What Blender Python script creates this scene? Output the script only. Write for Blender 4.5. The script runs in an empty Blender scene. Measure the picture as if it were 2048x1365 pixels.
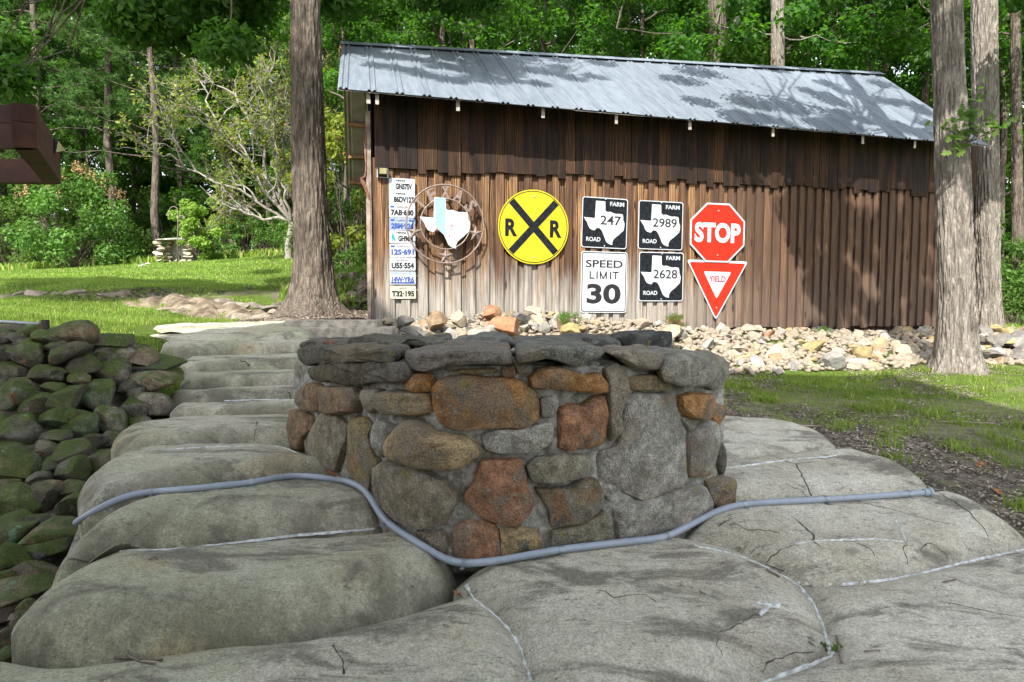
import bpy, bmesh, math, random
import numpy as np
from mathutils import Vector, Matrix
from mathutils.bvhtree import BVHTree
random.seed(7)
def tint(c, a, b):
    k = random.uniform(a, b); return tuple(q * k * random.uniform(.96, 1.04) for q in c)
rng = np.random.default_rng(7)
SC = bpy.context.scene
COL = SC.collection
R = math.radians

# ------------------------------------------------------------------ camera, light, exposure
F, CX, CY, HZ = 1365.0, 1024.0, 682.5, 590.0
PITCH = math.atan((CY - HZ) / F)
cam_data = bpy.data.cameras.new('camera')
cam_data.sensor_width = 36.0
cam_data.lens = 36.0 * F / 2048.0
cam_data.clip_end = 600.0
cam_data.clip_start = 0.05
cam = bpy.data.objects.new('camera', cam_data)
COL.objects.link(cam)
cam.location = (0, 0, 0)
cam.rotation_euler = (math.pi / 2 - PITCH, 0, 0)
SC.camera = cam

SUN = Vector((.168, .514, -.53)).normalized()      # the way the light travels
world = bpy.data.worlds.new('World')
SC.world = world
world.use_nodes = True
wn = world.node_tree.nodes
wl_ = world.node_tree.links
bg = wn['Background']
sky = wn.new('ShaderNodeTexSky')
sky.sky_type = 'NISHITA'
sky.sun_disc = False
sky.sun_elevation = math.asin(-SUN.z)
sky.sun_rotation = math.atan2(-SUN.x, -SUN.y)
sky.air_density = 1.0
sky.dust_density = 1.6
hs = wn.new('ShaderNodeHueSaturation')
hs.inputs['Saturation'].default_value = 0.35
wl_.new(sky.outputs[0], hs.inputs['Color'])
wl_.new(hs.outputs[0], bg.inputs['Color'])
bg.inputs['Strength'].default_value = 0.15
sun_data = bpy.data.lights.new('sun', 'SUN')
sun_data.energy = 3.5
sun_data.angle = R(0.5)
sun_data.color = (1.0, .955, .87)
sun = bpy.data.objects.new('sun', sun_data)
COL.objects.link(sun)
sun.rotation_euler = SUN.to_track_quat('-Z', 'Y').to_euler()
SC.view_settings.view_transform = 'Standard'
SC.view_settings.look = 'None'
SC.view_settings.gamma = 1.0
SC.view_settings.use_curve_mapping = False
SC.view_settings.exposure = 1.7
SC.render.engine = 'CYCLES'
SC.cycles.use_denoising = True
SC.cycles.max_bounces = 6
SC.cycles.diffuse_bounces = 4
SC.cycles.glossy_bounces = 2
SC.cycles.transmission_bounces = 4
SC.cycles.transparent_max_bounces = 4
SC.cycles.sample_clamp_indirect = 6.0

# ------------------------------------------------------------------ geometry helpers
cp, sp = math.cos(PITCH), math.sin(PITCH)
def ray(px, py):
    u, v = (px - CX) / F, (CY - py) / F
    return Vector((u, cp + v * sp, -sp + v * cp))
def P(px, py, D):                       # the point seen at px,py whose distance forward is D
    d = ray(px, py)
    return d * (D / d.y)
def PZ(px, py, z):                      # the point seen at px,py that has height z
    d = ray(px, py)
    return d * (z / d.z)

def _hash(ix, iy, iz):
    h = (ix.astype(np.int64) * 374761393 + iy.astype(np.int64) * 668265263 + iz.astype(np.int64) * 2147483647 // 7) & 0xffffffff
    h = ((h ^ (h >> 13)) * 1274126177) & 0xffffffff
    return ((h ^ (h >> 16)) & 0xffff) / 65535.0
def vnoise(p):
    i = np.floor(p).astype(np.int64); f = p - i
    f = f * f * (3 - 2 * f)
    r = 0
    for dx in (0, 1):
        for dy in (0, 1):
            for dz in (0, 1):
                w = (f[:, 0] if dx else 1 - f[:, 0]) * (f[:, 1] if dy else 1 - f[:, 1]) * (f[:, 2] if dz else 1 - f[:, 2])
                r = r + w * _hash(i[:, 0] + dx, i[:, 1] + dy, i[:, 2] + dz)
    return r * 2 - 1
def fbm(p, octv=4, gain=.5):
    p = np.asarray(p, float); a, r = 1.0, 0
    for _ in range(octv):
        r = r + a * vnoise(p); p = p * 2.03 + 17.3; a *= gain
    return r

def mesh_np(name, V, Fc, smooth=False, mat=None):
    """V (n,3); Fc: (m,k) int array or a list of such arrays (tris / quads)"""
    me = bpy.data.meshes.new(name)
    V = np.ascontiguousarray(V, dtype=np.float32)
    if not isinstance(Fc, list):
        Fc = [Fc]
    Fc = [np.asarray(f, dtype=np.int32) for f in Fc if len(f)]
    nl = sum(f.size for f in Fc); npoly = sum(len(f) for f in Fc)
    me.vertices.add(len(V)); me.vertices.foreach_set('co', V.ravel())
    me.loops.add(nl); me.loops.foreach_set('vertex_index', np.concatenate([f.ravel() for f in Fc]))
    me.polygons.add(npoly)
    tot = np.concatenate([np.full(len(f), f.shape[1], np.int32) for f in Fc])
    st = np.concatenate([[0], np.cumsum(tot)[:-1]]).astype(np.int32)
    me.polygons.foreach_set('loop_start', st)
    me.update(calc_edges=True)
    me.validate()
    if smooth:
        me.polygons.foreach_set('use_smooth', np.ones(len(me.polygons), bool))
    if mat: me.materials.append(mat)
    return me
def mesh_py(name, V, Fc, mat=None, smooth=False):
    me = bpy.data.meshes.new(name)
    me.from_pydata([tuple(v) for v in V], [], [tuple(int(i) for i in f) for f in Fc])
    me.update()
    if smooth: me.polygons.foreach_set('use_smooth', np.ones(len(me.polygons), bool))
    if mat: me.materials.append(mat)
    return me
def obj(name, me, parent=None, loc=None, rot=None, scale=None, color=None):
    o = bpy.data.objects.new(name, me)
    COL.objects.link(o)
    if parent: o.parent = parent
    if loc is not None: o.location = loc
    if rot is not None: o.rotation_euler = rot
    if scale is not None: o.scale = scale
    if color is not None: o.color = (*color, 1)
    return o
def tag(o, label=None, cat=None, group=None, kind=None):
    if label: o['label'] = label
    if cat: o['category'] = cat
    if group: o['group'] = group
    if kind: o['kind'] = kind
    return o
def empty(name, loc=(0, 0, 0), rot=(0, 0, 0)):
    o = bpy.data.objects.new(name, None); COL.objects.link(o)
    o.location = loc; o.rotation_euler = rot
    return o
class MB:
    def __init__(s): s.V = []; s.F = []
    def add(s, V, Fc):
        b = len(s.V); s.V += [tuple(v) for v in V]; s.F += [tuple(i + b for i in f) for f in Fc]
    def box(s, x0, x1, y0, y1, z0, z1, j=0.0):
        q = lambda: random.uniform(-j, j)
        s.add([(x + q(), y + q(), z + q()) for z in (z0, z1) for y in (y0, y1) for x in (x0, x1)],
              [(0, 2, 3, 1), (4, 5, 7, 6), (0, 1, 5, 4), (2, 6, 7, 3), (0, 4, 6, 2), (1, 3, 7, 5)])
    def prism(s, pts, y0, y1):          # outline (x,z) extruded along y; y0 is the front
        n = len(pts)
        s.add([(x, y0, z) for x, z in pts] + [(x, y1, z) for x, z in pts],
              [tuple(range(n)), tuple(range(2 * n - 1, n - 1, -1))] + [(i, i + n, (i + 1) % n + n, (i + 1) % n) for i in range(n)])
    def tube(s, pts, rad, seg=6, cap=True):
        V, Fc = tube(pts, rad, seg, cap); s.add(V, Fc)
    def mesh(s, name, mat=None, smooth=False):
        me = mesh_py(name, s.V, s.F, mat)
        if smooth:
            me.polygons.foreach_set('use_smooth', np.ones(len(me.polygons), bool))
            me.set_sharp_from_angle(angle=R(40))
        return me
def tube(pts, rad, seg=6, cap=True):
    pts = [Vector(p) for p in pts]; n = len(pts)
    if not hasattr(rad, '__len__'): rad = [rad] * n
    V = []; up = Vector((0, 0, 1)); prev = None
    for i, p in enumerate(pts):
        t = (pts[min(i + 1, n - 1)] - pts[max(i - 1, 0)])
        if t.length < 1e-9: t = Vector((0, 0, 1))
        t.normalize()
        if prev is None:
            a = t.cross(up if abs(t.z) < .95 else Vector((1, 0, 0))).normalized()
        else:
            a = (prev - t * prev.dot(t)).normalized()
        prev = a; b = t.cross(a)
        for k in range(seg):
            an = 2 * math.pi * k / seg
            V.append(p + (a * math.cos(an) + b * math.sin(an)) * rad[i])
    Fc = [(i * seg + k, i * seg + (k + 1) % seg, (i + 1) * seg + (k + 1) % seg, (i + 1) * seg + k) for i in range(n - 1) for k in range(seg)]
    if cap: Fc += [tuple(range(seg - 1, -1, -1)), tuple(range((n - 1) * seg, n * seg))]
    return V, Fc
def resample(pts, step, closed=False):
    pts = [Vector(p) for p in pts]
    if closed: pts = pts + [pts[0]]
    L = [0.0]
    for a, b in zip(pts, pts[1:]): L.append(L[-1] + (b - a).length)
    n = max(3, int(round(L[-1] / step)))
    out = []; j = 0
    for i in range(n if closed else n + 1):
        d = L[-1] * i / n
        while j < len(L) - 2 and L[j + 1] < d: j += 1
        f = (d - L[j]) / max(L[j + 1] - L[j], 1e-9)
        out.append(pts[j].lerp(pts[j + 1], min(max(f, 0), 1)))
    return out
def smooth_pts(pts, it=2, closed=False):
    for _ in range(it):
        q = []
        n = len(pts)
        for i in range(n):
            if not closed and i in (0, n - 1): q.append(pts[i]); continue
            q.append((pts[i - 1] + pts[i] * 2 + pts[(i + 1) % n]) / 4)
        pts = q
    return pts

# ------------------------------------------------------------------ material helpers
class G:
    def __init__(s, name, rough=.8, spec=.3, metal=0.0):
        s.m = bpy.data.materials.new(name); s.m.use_nodes = True
        s.nt = s.m.node_tree; s.b = s.nt.nodes['Principled BSDF']
        s.b.inputs['Roughness'].default_value = rough
        s.b.inputs['Specular IOR Level'].default_value = spec
        s.b.inputs['Metallic'].default_value = metal
        s.tc = None
    def n(s, t, **k):
        nd = s.nt.nodes.new('ShaderNode' + t)
        for a, v in k.items(): setattr(nd, a, v)
        return nd
    def put(s, sock, v):
        if isinstance(v, bpy.types.NodeSocket): s.nt.links.new(v, sock)
        elif isinstance(v, (tuple, list)) and len(v) == 3 and sock.type == 'RGBA': sock.default_value = (*v, 1)
        else: sock.default_value = v
    def obc(s):
        if not s.tc: s.tc = s.n('TexCoord')
        return s.tc.outputs['Object']
    def mapv(s, scale=(1, 1, 1), rot=(0, 0, 0), loc=None, vec=None):
        m = s.n('Mapping'); s.put(m.inputs['Vector'], vec or s.obc())
        m.inputs['Scale'].default_value = scale; m.inputs['Rotation'].default_value = rot
        if loc is not None: s.put(m.inputs['Location'], loc)
        return m.outputs[0]
    def noise(s, scale=5, detail=4, vec=None, rough=.55, dist=0.0):
        t = s.n('TexNoise'); s.put(t.inputs['Vector'], vec or s.obc())
        t.inputs['Scale'].default_value = scale; t.inputs['Detail'].default_value = detail
        t.inputs['Roughness'].default_value = rough; t.inputs['Distortion'].default_value = dist
        return t.outputs['Fac']
    def vor(s, scale=5, vec=None, feature='F1', rnd=1.0, out='Distance'):
        t = s.n('TexVoronoi', feature=feature); s.put(t.inputs['Vector'], vec or s.obc())
        t.inputs['Scale'].default_value = scale; t.inputs['Randomness'].default_value = rnd
        return t.outputs[out]
    def ramp(s, fac, a, b, lo=0.0, hi=1.0, smooth=True):      # map range
        t = s.n('MapRange', interpolation_type='SMOOTHSTEP' if smooth else 'LINEAR')
        s.put(t.inputs['Value'], fac)
        for i, v in zip((1, 2, 3, 4), (a, b, lo, hi)): t.inputs[i].default_value = v
        return t.outputs[0]
    def mix(s, fac, a, b, mode='MIX'):
        t = s.n('Mix', data_type='RGBA', blend_type=mode)
        s.put(t.inputs[0], fac); s.put(t.inputs[6], a); s.put(t.inputs[7], b)
        return t.outputs[2]
    def mul(s, a, b): return s.math('MULTIPLY', a, b)
    def math(s, op, a, b=0.0):
        t = s.n('Math', operation=op); s.put(t.inputs[0], a); s.put(t.inputs[1], b)
        return t.outputs[0]
    def gain(s, col, fac):              # colour times a grey number
        c = s.n('CombineColor')
        for i in range(3): s.put(c.inputs[i], fac)
        return s.mix(1.0, col, c.outputs[0], 'MULTIPLY')
    def bump(s, h, strength=.5, dist=.01, normal=None):
        t = s.n('Bump'); s.put(t.inputs['Height'], h)
        t.inputs['Strength'].default_value = strength; t.inputs['Distance'].default_value = dist
        if normal is not None: s.put(t.inputs['Normal'], normal)
        return t.outputs[0]
    def geo(s, k): return s.n('NewGeometry').outputs[k]
    def oi(s, k): return s.n('ObjectInfo').outputs[k]
    def sep(s, v, i):
        t = s.n('SeparateXYZ'); s.put(t.inputs[0], v); return t.outputs[i]
    def color(s, c): s.put(s.b.inputs['Base Color'], c); return s
    def normal(s, n): s.put(s.b.inputs['Normal'], n); return s
    def rough(s, r): s.put(s.b.inputs['Roughness'], r); return s
def plain(name, c, rough=.6, spec=.4, metal=0.0, var=.12, scale=12):
    g = G(name, rough, spec, metal)
    f = g.ramp(g.noise(scale, 4), .3, .7, 1 - var, 1 + var)
    g.color(g.gain(c, f)); return g.m
def leafmat(name, c1, c2, trans=(.10, .30, .02), tw=.45, dry=None):
    g = G(name, .55, .25)
    nt = g.nt
    isl = g.geo('Random Per Island'); orr = g.oi('Random')
    big = g.noise(.9, 2)
    col = g.mix(isl, c1, c2)
    col = g.gain(col, g.ramp(big, .3, .7, .7, 1.35))
    h = g.n('HueSaturation'); g.put(h.inputs['Color'], col)
    g.put(h.inputs['Hue'], g.ramp(orr, 0, 1, .475, .515, False))
    g.put(h.inputs['Value'], g.ramp(orr, 0, 1, .8, 1.2, False))
    col = h.outputs[0]
    if dry: col = g.mix(g.math('GREATER_THAN', isl, .95), col, dry)
    g.color(col)
    tr = g.n('BsdfTranslucent'); tcol = g.mix(isl, trans, tuple(x * 1.35 for x in trans)); g.put(tr.inputs['Color'], tcol)
    mx = g.n('MixShader'); mx.inputs[0].default_value = tw
    out = nt.nodes['Material Output']
    nt.links.new(g.b.outputs[0], mx.inputs[1]); nt.links.new(tr.outputs[0], mx.inputs[2]); nt.links.new(mx.outputs[0], out.inputs[0])
    return g.m
# ------------------------------------------------------------------ materials
def m_concrete():
    g = G('weathered_concrete', .88, .25)
    w = g.geo('Position')
    n1 = g.noise(1.6, 5, w); n2 = g.noise(7, 6, w, .65); n3 = g.noise(120, 4, w, .75)
    st = g.noise(2.0, 7, g.mapv((1, 2.6, 1.4), (0, 0, .25), vec=w), .68, .6)
    c = g.mix(g.ramp(n1, .35, .65), (.46, .43, .335), (.62, .59, .49))
    c = g.mix(g.ramp(n2, .45, .72, 0, .5), c, (.64, .61, .55))
    green = g.ramp(g.sep(w, 0), 1.0, -1.2)
    c = g.mix(g.mul(g.ramp(n1, .40, .62), g.mul(green, .55)), c, (.215, .24, .105))
    c = g.mix(g.mul(g.ramp(g.noise(2.3, 5, w, .6), .52, .7, 0, .6), green), c, (.40, .31, .17))
    c = g.mix(g.ramp(st, .49, .63, 0, .85), c, (.17, .158, .125))
    c = g.mix(g.ramp(g.noise(11, 6, g.mapv((1, 2.2, 1), vec=w), .78), .56, .70, 0, .8), c, (.065, .06, .05))
    c = g.gain(c, g.ramp(n3, .34, .66, .70, 1.24))
    c = g.gain(c, g.ramp(g.noise(26, 5, w, .7), .36, .62, .88, 1.07))
    pit = g.mul(g.ramp(g.vor(85, w), .20, .08), g.ramp(g.noise(9, 3, w), .42, .62))
    c = g.mix(g.mul(pit, .65), c, (.07, .068, .055))
    c = g.mix(g.mul(g.ramp(g.noise(5.5, 6, g.mapv((1.2, 3, 1), (0, 0, -.3), vec=w), .72, .8), .57, .68), .55), c, (.13, .125, .105))
    cr = g.vor(1.3, g.mapv((1, 1, 1), vec=g.mix(.06, w, g.n('TexNoise').outputs['Color'])), 'DISTANCE_TO_EDGE')
    crk = g.mul(g.ramp(cr, .0045, .001), g.ramp(g.noise(.9, 2, w), .55, .60))
    c = g.mix(g.mul(crk, .8), c, (.03, .028, .024))
    ft = g.n('Attribute', attribute_name='foot').outputs['Fac']        # algae stain plus shade painted on the faces of the steps
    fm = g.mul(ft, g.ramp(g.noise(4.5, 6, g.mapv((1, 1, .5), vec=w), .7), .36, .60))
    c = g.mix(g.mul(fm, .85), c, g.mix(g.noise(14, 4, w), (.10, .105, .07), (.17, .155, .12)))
    g.color(c)
    h = g.math('ADD', g.mul(n2, .7), g.mul(n3, .42)); h = g.math('SUBTRACT', h, g.math('ADD', g.mul(crk, .8), g.mul(pit, .4)))
    h = g.math('ADD', h, g.mul(st, .5))
    return g.normal(g.bump(h, 1.0, .022)).m
def m_stone(name='field_stone', lich=.5, moss=0.0, scale=1.0):
    g = G(name, .85, .3)
    w = g.geo('Position'); base = g.oi('Color'); r = g.oi('Random')
    cmb = g.n('CombineXYZ'); 
    for i in range(3): g.put(cmb.inputs[i], g.mul(r, 37.0))
    v = g.n('VectorMath', operation='ADD'); g.put(v.inputs[0], w); g.put(v.inputs[1], cmb.outputs[0]); v = v.outputs[0]
    n1 = g.noise(4.5 * scale, 5, v, .6, .4); n2 = g.noise(17 * scale, 6, v, .7); n3 = g.noise(140 * scale, 4, v, .7)
    c = g.gain(base, g.ramp(n2, .32, .68, .62, 1.5))
    c = g.mix(g.ramp(n1, .5, .66, 0, .6), c, (.21, .20, .175))
    c = g.mix(g.mul(g.ramp(g.noise(3.1 * scale, 4, v, .6, 1.2), .58, .68, 0, .8), g.ramp(r, .25, .7)), c, (.30, .135, .055))
    c = g.mix(g.ramp(g.noise(6.5 * scale, 5, v, .65), .58, .72, 0, .8), c, (.06, .055, .046))
    c = g.mix(g.ramp(g.noise(2.6 * scale, 3, v, .5, .6), .54, .64, 0, .7), c, g.mix(r, (.27, .19, .10), (.22, .21, .185)))
    if lich:
        sp_ = g.mul(g.ramp(g.vor(26 * scale, v), .30, .16), g.ramp(g.noise(7 * scale, 3, v), .5, .6))
        c = g.mix(g.mul(sp_, lich), c, (.36, .38, .34))
        c = g.mix(g.mul(g.ramp(g.noise(13 * scale, 4, v, .6), .60, .68), lich), c, (.27, .285, .24))
        c = g.mix(g.mul(g.ramp(g.noise(9 * scale, 3, v, .5), .66, .70), lich), c, (.30, .25, .045))
    if moss:
        up = g.sep(g.geo('Normal'), 2)
        mk = g.mul(g.ramp(g.math('ADD', g.mul(up, .14), g.noise(4, 5, w, .7)), .49, .66), moss)
        c = g.mix(mk, c, g.mix(g.noise(14, 4, w), (.035, .055, .010), (.12, .165, .035)))
        c = g.mix(g.mul(g.ramp(g.noise(4.2, 4, v, .7), .62, .68), moss), c, (.16, .26, .15))
    c = g.gain(c, g.ramp(n3, .34, .66, .62, 1.36))
    g.color(c)
    fr = g.ramp(g.vor(5 * scale, g.mix(.25, v, g.n('TexNoise').outputs['Color']), 'DISTANCE_TO_EDGE'), .0, .05)
    h = g.math('ADD', g.mul(n1, 1.0), g.math('ADD', g.mul(n2, .9), g.mul(n3, .5)))
    h = g.math('ADD', h, g.mul(fr, g.mul(r, .12)))
    return g.normal(g.bump(h, 1.0, .032 / scale)).m
def m_rubble():
    g = G('sandstone_rubble', .85, .3)
    base = g.oi('Color'); v = g.geo('Position')
    n2 = g.noise(13, 5, v, .65)
    c = g.gain(base, g.ramp(n2, .3, .7, .7, 1.2))
    c = g.mix(g.ramp(g.noise(6, 4, v), .60, .72, 0, .45), c, (.40, .28, .16))
    c = g.mix(g.ramp(g.noise(9, 4, v), .64, .72, 0, .7), c, (.10, .09, .07))
    g.color(c); return g.normal(g.bump(n2, .7, .03)).m
def m_mortar():
    g = G('rough_mortar', .92, .2)
    w = g.geo('Position'); n2 = g.noise(22, 6, w, .7)
    c = g.mix(g.ramp(n2, .35, .65), (.16, .155, .135), (.42, .405, .365))
    c = g.mix(g.ramp(g.noise(5, 4, w), .5, .65, 0, .7), c, (.10, .085, .06))
    g.color(c); return g.normal(g.bump(n2, 1, .02)).m
def m_wood(name, dark, mid, light, weather):
    """vertical sawn board; weather: None, or the grey that the rain has bleached towards the ground (local z)"""
    g = G(name, .78, .25)
    o = g.obc(); r = g.oi('Random')
    off = g.n('CombineXYZ'); g.put(off.inputs[0], g.mul(r, 91.0)); g.put(off.inputs[1], g.mul(r, 37.0)); g.put(off.inputs[2], g.mul(r, 53.0))
    ad = g.n('VectorMath', operation='ADD'); g.put(ad.inputs[0], o); g.put(ad.inputs[1], off.outputs[0]); v = ad.outputs[0]
    g1 = g.noise(1, 6, g.mapv((26, 26, 1.3), vec=v), .62, .5)
    g2 = g.noise(1, 4, g.mapv((95, 95, 3.0), vec=v), .6)
    wv = g.n('TexWave', wave_type='BANDS', bands_direction='X'); g.put(wv.inputs['Vector'], g.mapv((1, .4, .09), vec=v))
    wv.inputs['Scale'].default_value = 16; wv.inputs['Distortion'].default_value = 9; wv.inputs['Detail'].default_value = 2; wv.inputs['Detail Scale'].default_value = .8
    wf = wv.outputs['Fac']
    c = g.mix(g.ramp(g1, .34, .66), dark, mid)
    c = g.mix(g.mul(g.ramp(wf, .45, .9), g.ramp(g.noise(1, 3, g.mapv((5, 5, .6), vec=v)), .42, .6, 0, .85)), c, light)
    c = g.gain(c, g.ramp(r, 0, 1, .72, 1.3, False))
    if weather:
        z = g.sep(o, 2); x = g.sep(o, 0)
        wob = g.noise(1, 4, g.mapv((9, 9, 1.1), vec=v), .6)
        m = g.math('ADD', g.ramp(z, 1.25, -.35, 0, 1, False), g.mul(g.math('SUBTRACT', wob, .5), 1.1))
        m = g.mul(g.ramp(m, .42, .92), g.ramp(x, 5.5, 3.2, .32, 1))
        c = g.mix(g.mul(m, .92), c, g.mix(g.ramp(g1, .35, .65), tuple(q * .62 for q in weather), weather))
        c = g.mix(g.mul(g.ramp(x, 3.4, 5.6, 0, .85), g.ramp(g1, .15, .6)), c, (.074, .044, .031))  # browner at the far end, with its shade painted into the colour
    kn = g.ramp(g.vor(1, g.mapv((7, 7, 1.7), vec=v)), .14, .07)
    c = g.mix(g.mul(kn, .85), c, (.02, .012, .008))
    c = g.gain(c, g.ramp(g2, .3, .7, .72, 1.2))
    g.color(c)
    return g.normal(g.bump(g.math('ADD', g1, g.math('ADD', g.mul(g2, .6), g.mul(wf, .35))), .55, .006)).m
def m_bark(name, c1, c2, c3, sx=9, sz=1.6):
    g = G(name, .9, .15)
    w = g.geo('Position')
    v = g.mapv((sx, sx, sz), vec=w)
    n1 = g.noise(1.5, 6, v, .65, .8); n2 = g.noise(6, 5, g.mapv((sx, sx, sz * 2.2), vec=w), .7)
    vo = g.vor(1.7, v, 'DISTANCE_TO_EDGE')
    c = g.mix(g.ramp(n1, .35, .65), c1, c2)
    c = g.mix(g.ramp(n2, .52, .72, 0, .7), c, c3)
    c = g.mix(g.mul(g.ramp(vo, .10, .01), .40), c, tuple(q * .3 for q in c1))
    c = g.mix(g.ramp(g.noise(1.1, 4, w), .55, .68, 0, .55), c, tuple(q * .55 for q in c1))
    g.color(c)
    h = g.math('ADD', g.mul(g.ramp(vo, 0, .35), .55), g.math('ADD', g.mul(n1, 1.0), g.mul(n2, .6)))
    return g.normal(g.bump(h, .9, .03)).m
def m_roof():
    g = G('galvalume_roofing', .5, .25, .0)
    o = g.obc()
    n = g.noise(3.0, 5, g.mapv((6, .7, .7)), .6); n2 = g.noise(45, 3)
    c = g.mix(g.ramp(n, .3, .7), (.112, .135, .165), (.165, .19, .222))
    c = g.gain(c, g.ramp(g.oi('Random'), 0, 1, .9, 1.08, False))
    c = g.mix(g.ramp(g.noise(1.3, 5, None, .6), .56, .72, 0, .4), c, (.09, .095, .10))
    g.color(c); g.rough(g.ramp(n2, .3, .7, .42, .58)); return g.normal(g.bump(g.noise(2.2, 2), .12, .02)).m
def m_ground():
    g = G('forest_ground', .95, .1)
    w = g.geo('Position')
    at = g.n('Attribute', attribute_name='grass').outputs['Fac']
    n1 = g.noise(1.4, 5, w); n2 = g.noise(11, 6, w, .7); n3 = g.noise(55, 5, w, .75)
    soil = g.mix(g.ramp(n2, .35, .65), (.10, .082, .065), (.29, .25, .20))
    soil = g.mix(g.ramp(n3, .5, .7, 0, .7), soil, (.30, .26, .20))
    gr = g.mix(g.ramp(n2, .3, .7), (.045, .085, .012), (.115, .17, .028))
    gr = g.mix(g.ramp(n3, .5, .7, 0, .6), gr, (.22, .23, .08))
    m = g.ramp(g.math('ADD', g.mul(g.math('SUBTRACT', g.math('ADD', g.mul(n1, .5), g.mul(n2, .5)), .5), 1.6), at), .42, .58)
    g.color(g.mix(m, soil, gr))
    return g.normal(g.bump(g.math('ADD', g.mul(n3, .6), n2), .9, .05)).m
def m_conduit():
    g = G('grey_plastic_conduit', .42, .45)
    c = g.mix(g.ramp(g.noise(30, 4, g.geo('Position')), .5, .75, 0, .5), (.27, .31, .375), (.20, .22, .25))
    g.color(c); return g.m
M = dict(
    concrete=m_concrete(), stone=m_stone(), moss=m_stone('mossy_stone', .35, 1.0), rubble=m_rubble(), mortar=m_mortar(),
    dirt=plain('joint_dirt', (.07, .06, .045), .95, .1, 0, .4, 30),
    caulk=plain('white_joint_caulk', (.50, .52, .51), .8, .2, var=.35, scale=40),
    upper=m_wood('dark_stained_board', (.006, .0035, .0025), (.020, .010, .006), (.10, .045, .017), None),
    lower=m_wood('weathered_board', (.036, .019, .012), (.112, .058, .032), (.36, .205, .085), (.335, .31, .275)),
    rafter=plain('old_rafter', (.30, .27, .24), .85, .2, var=.3, scale=30),
    trim=plain('grey_barn_trim', (.24, .19, .155), .85, .2, var=.35, scale=9),
    purlin=plain('rough_purlin', (.32, .19, .09), .85, .2, var=.3, scale=20),
    stain=plain('red_stained_beam', (.055, .020, .013), .7, .3, 0, .3, 9),
    pale=plain('bare_branch', (.22, .20, .175), .9, .2, 0, .25, 8),
    leafl=leafmat('light_bush_leaf', (.12, .24, .03), (.24, .38, .07), (.26, .44, .06), .4),
    roof=m_roof(), roofin=plain('bare_sheet_underside', (.42, .39, .33), .6, .3, .0, .15, 6),
    bark=m_bark('oak_bark', (.075, .060, .047), (.17, .14, .112), (.26, .225, .19), 13, 2.4),
    bark2=m_bark('pale_oak_bark', (.14, .122, .103), (.30, .265, .23), (.42, .38, .33), 17, 2.6),
    pbark=m_bark('pine_bark', (.07, .055, .045), (.14, .115, .095), (.18, .155, .135), 5, 1.4),
    ground=m_ground(), conduit=m_conduit(),
    zinc=plain('zinc_strap', (.30, .33, .36), .45, .5, .7, .3, 60),
    rust=plain('rusty_iron', (.16, .075, .05), .8, .3, .2, .35, 30),
    ringiron=plain('brown_painted_iron', (.19, .145, .125), .6, .4, .3, .3, 40),
    kerb=plain('weathered_kerb', (.34, .305, .26), .9, .2, 0, .35, 14),
    black=plain('black_metal', (.018, .018, .02), .5, .4), glass=plain('lamp_lens', (.38, .34, .17), .15, .6),
    white=plain('sign_white', (.40, .42, .45), .5, .2, 0, .08, 18), s_black=plain('sign_black', (.007, .009, .012), .65, .12, 0, .6, 22),
    red=plain('sign_red', (.42, .018, .007), .55, .15, 0, .10, 14), yellow=plain('sign_yellow', (.40, .33, .014), .55, .15, 0, .08, 14),
    ink=plain('print_black', (.010, .010, .012), .5, .3, 0, .35, 60), blue=plain('print_blue', (.03, .06, .22), .5, .3, 0, .3, 60),
    pblue=plain('plate_sky_blue', (.22, .29, .42), .5, .3), teal=plain('plate_teal', (.04, .24, .26), .5, .3), pink=plain('print_pink', (.42, .20, .22), .5, .3),
    cream=plain('plate_cream', (.40, .39, .31), .5, .3, 0, .08), dred=plain('print_dark_red', (.42, .03, .05), .5, .3, 0, .3, 50),
    zback=plain('sign_back_metal', (.45, .46, .47), .5, .5, .6),
    ltblue=plain('pale_blue_enamel', (.20, .36, .40), .5, .4, 0, .10, 9), fwhite=plain('flaking_white_enamel', (.40, .43, .44), .5, .4, 0, .08, 9),
    twig=plain('grey_twig', (.17, .14, .11), .9, .2, 0, .35, 50), dead=plain('dead_leaf', (.22, .10, .04), .8, .2, 0, .4, 50),
    siding=plain('tan_house_siding', (.66, .63, .57), .8, .3, 0, .06, 3), hroof=plain('house_shingle', (.10, .10, .10), .9, .2, 0, .2, 8),
    leaf=leafmat('broad_leaf', (.009, .038, .004), (.048, .112, .011), (.085, .24, .012), .44),
    leafd=leafmat('oak_leaf', (.022, .070, .010), (.060, .135, .018), (.09, .25, .02), .38),  # own green of the near oaks and the far wood
    leafy=leafmat('yellow_green_leaf', (.10, .15, .015), (.20, .24, .035), (.24, .30, .035), .42, (.30, .14, .05)),
    leafb=leafmat('bush_leaf', (.035, .09, .014), (.10, .185, .035), (.12, .26, .03), .38),
    needle=leafmat('pine_needle', (.028, .078, .014), (.085, .165, .035), (.09, .22, .035), .3),
    panicle=leafmat('tan_seed_head', (.26, .15, .08), (.36, .24, .13), (.3, .2, .1), .3),
    grass=leafmat('grass_blade', (.085, .16, .018), (.24, .30, .06), (.24, .38, .04), .4, (.45, .38, .2)),
    litter=leafmat('leaf_litter', (.11, .09, .07), (.52, .46, .375), (.2, .15, .1), .1),
)
RED = M['red']
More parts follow.
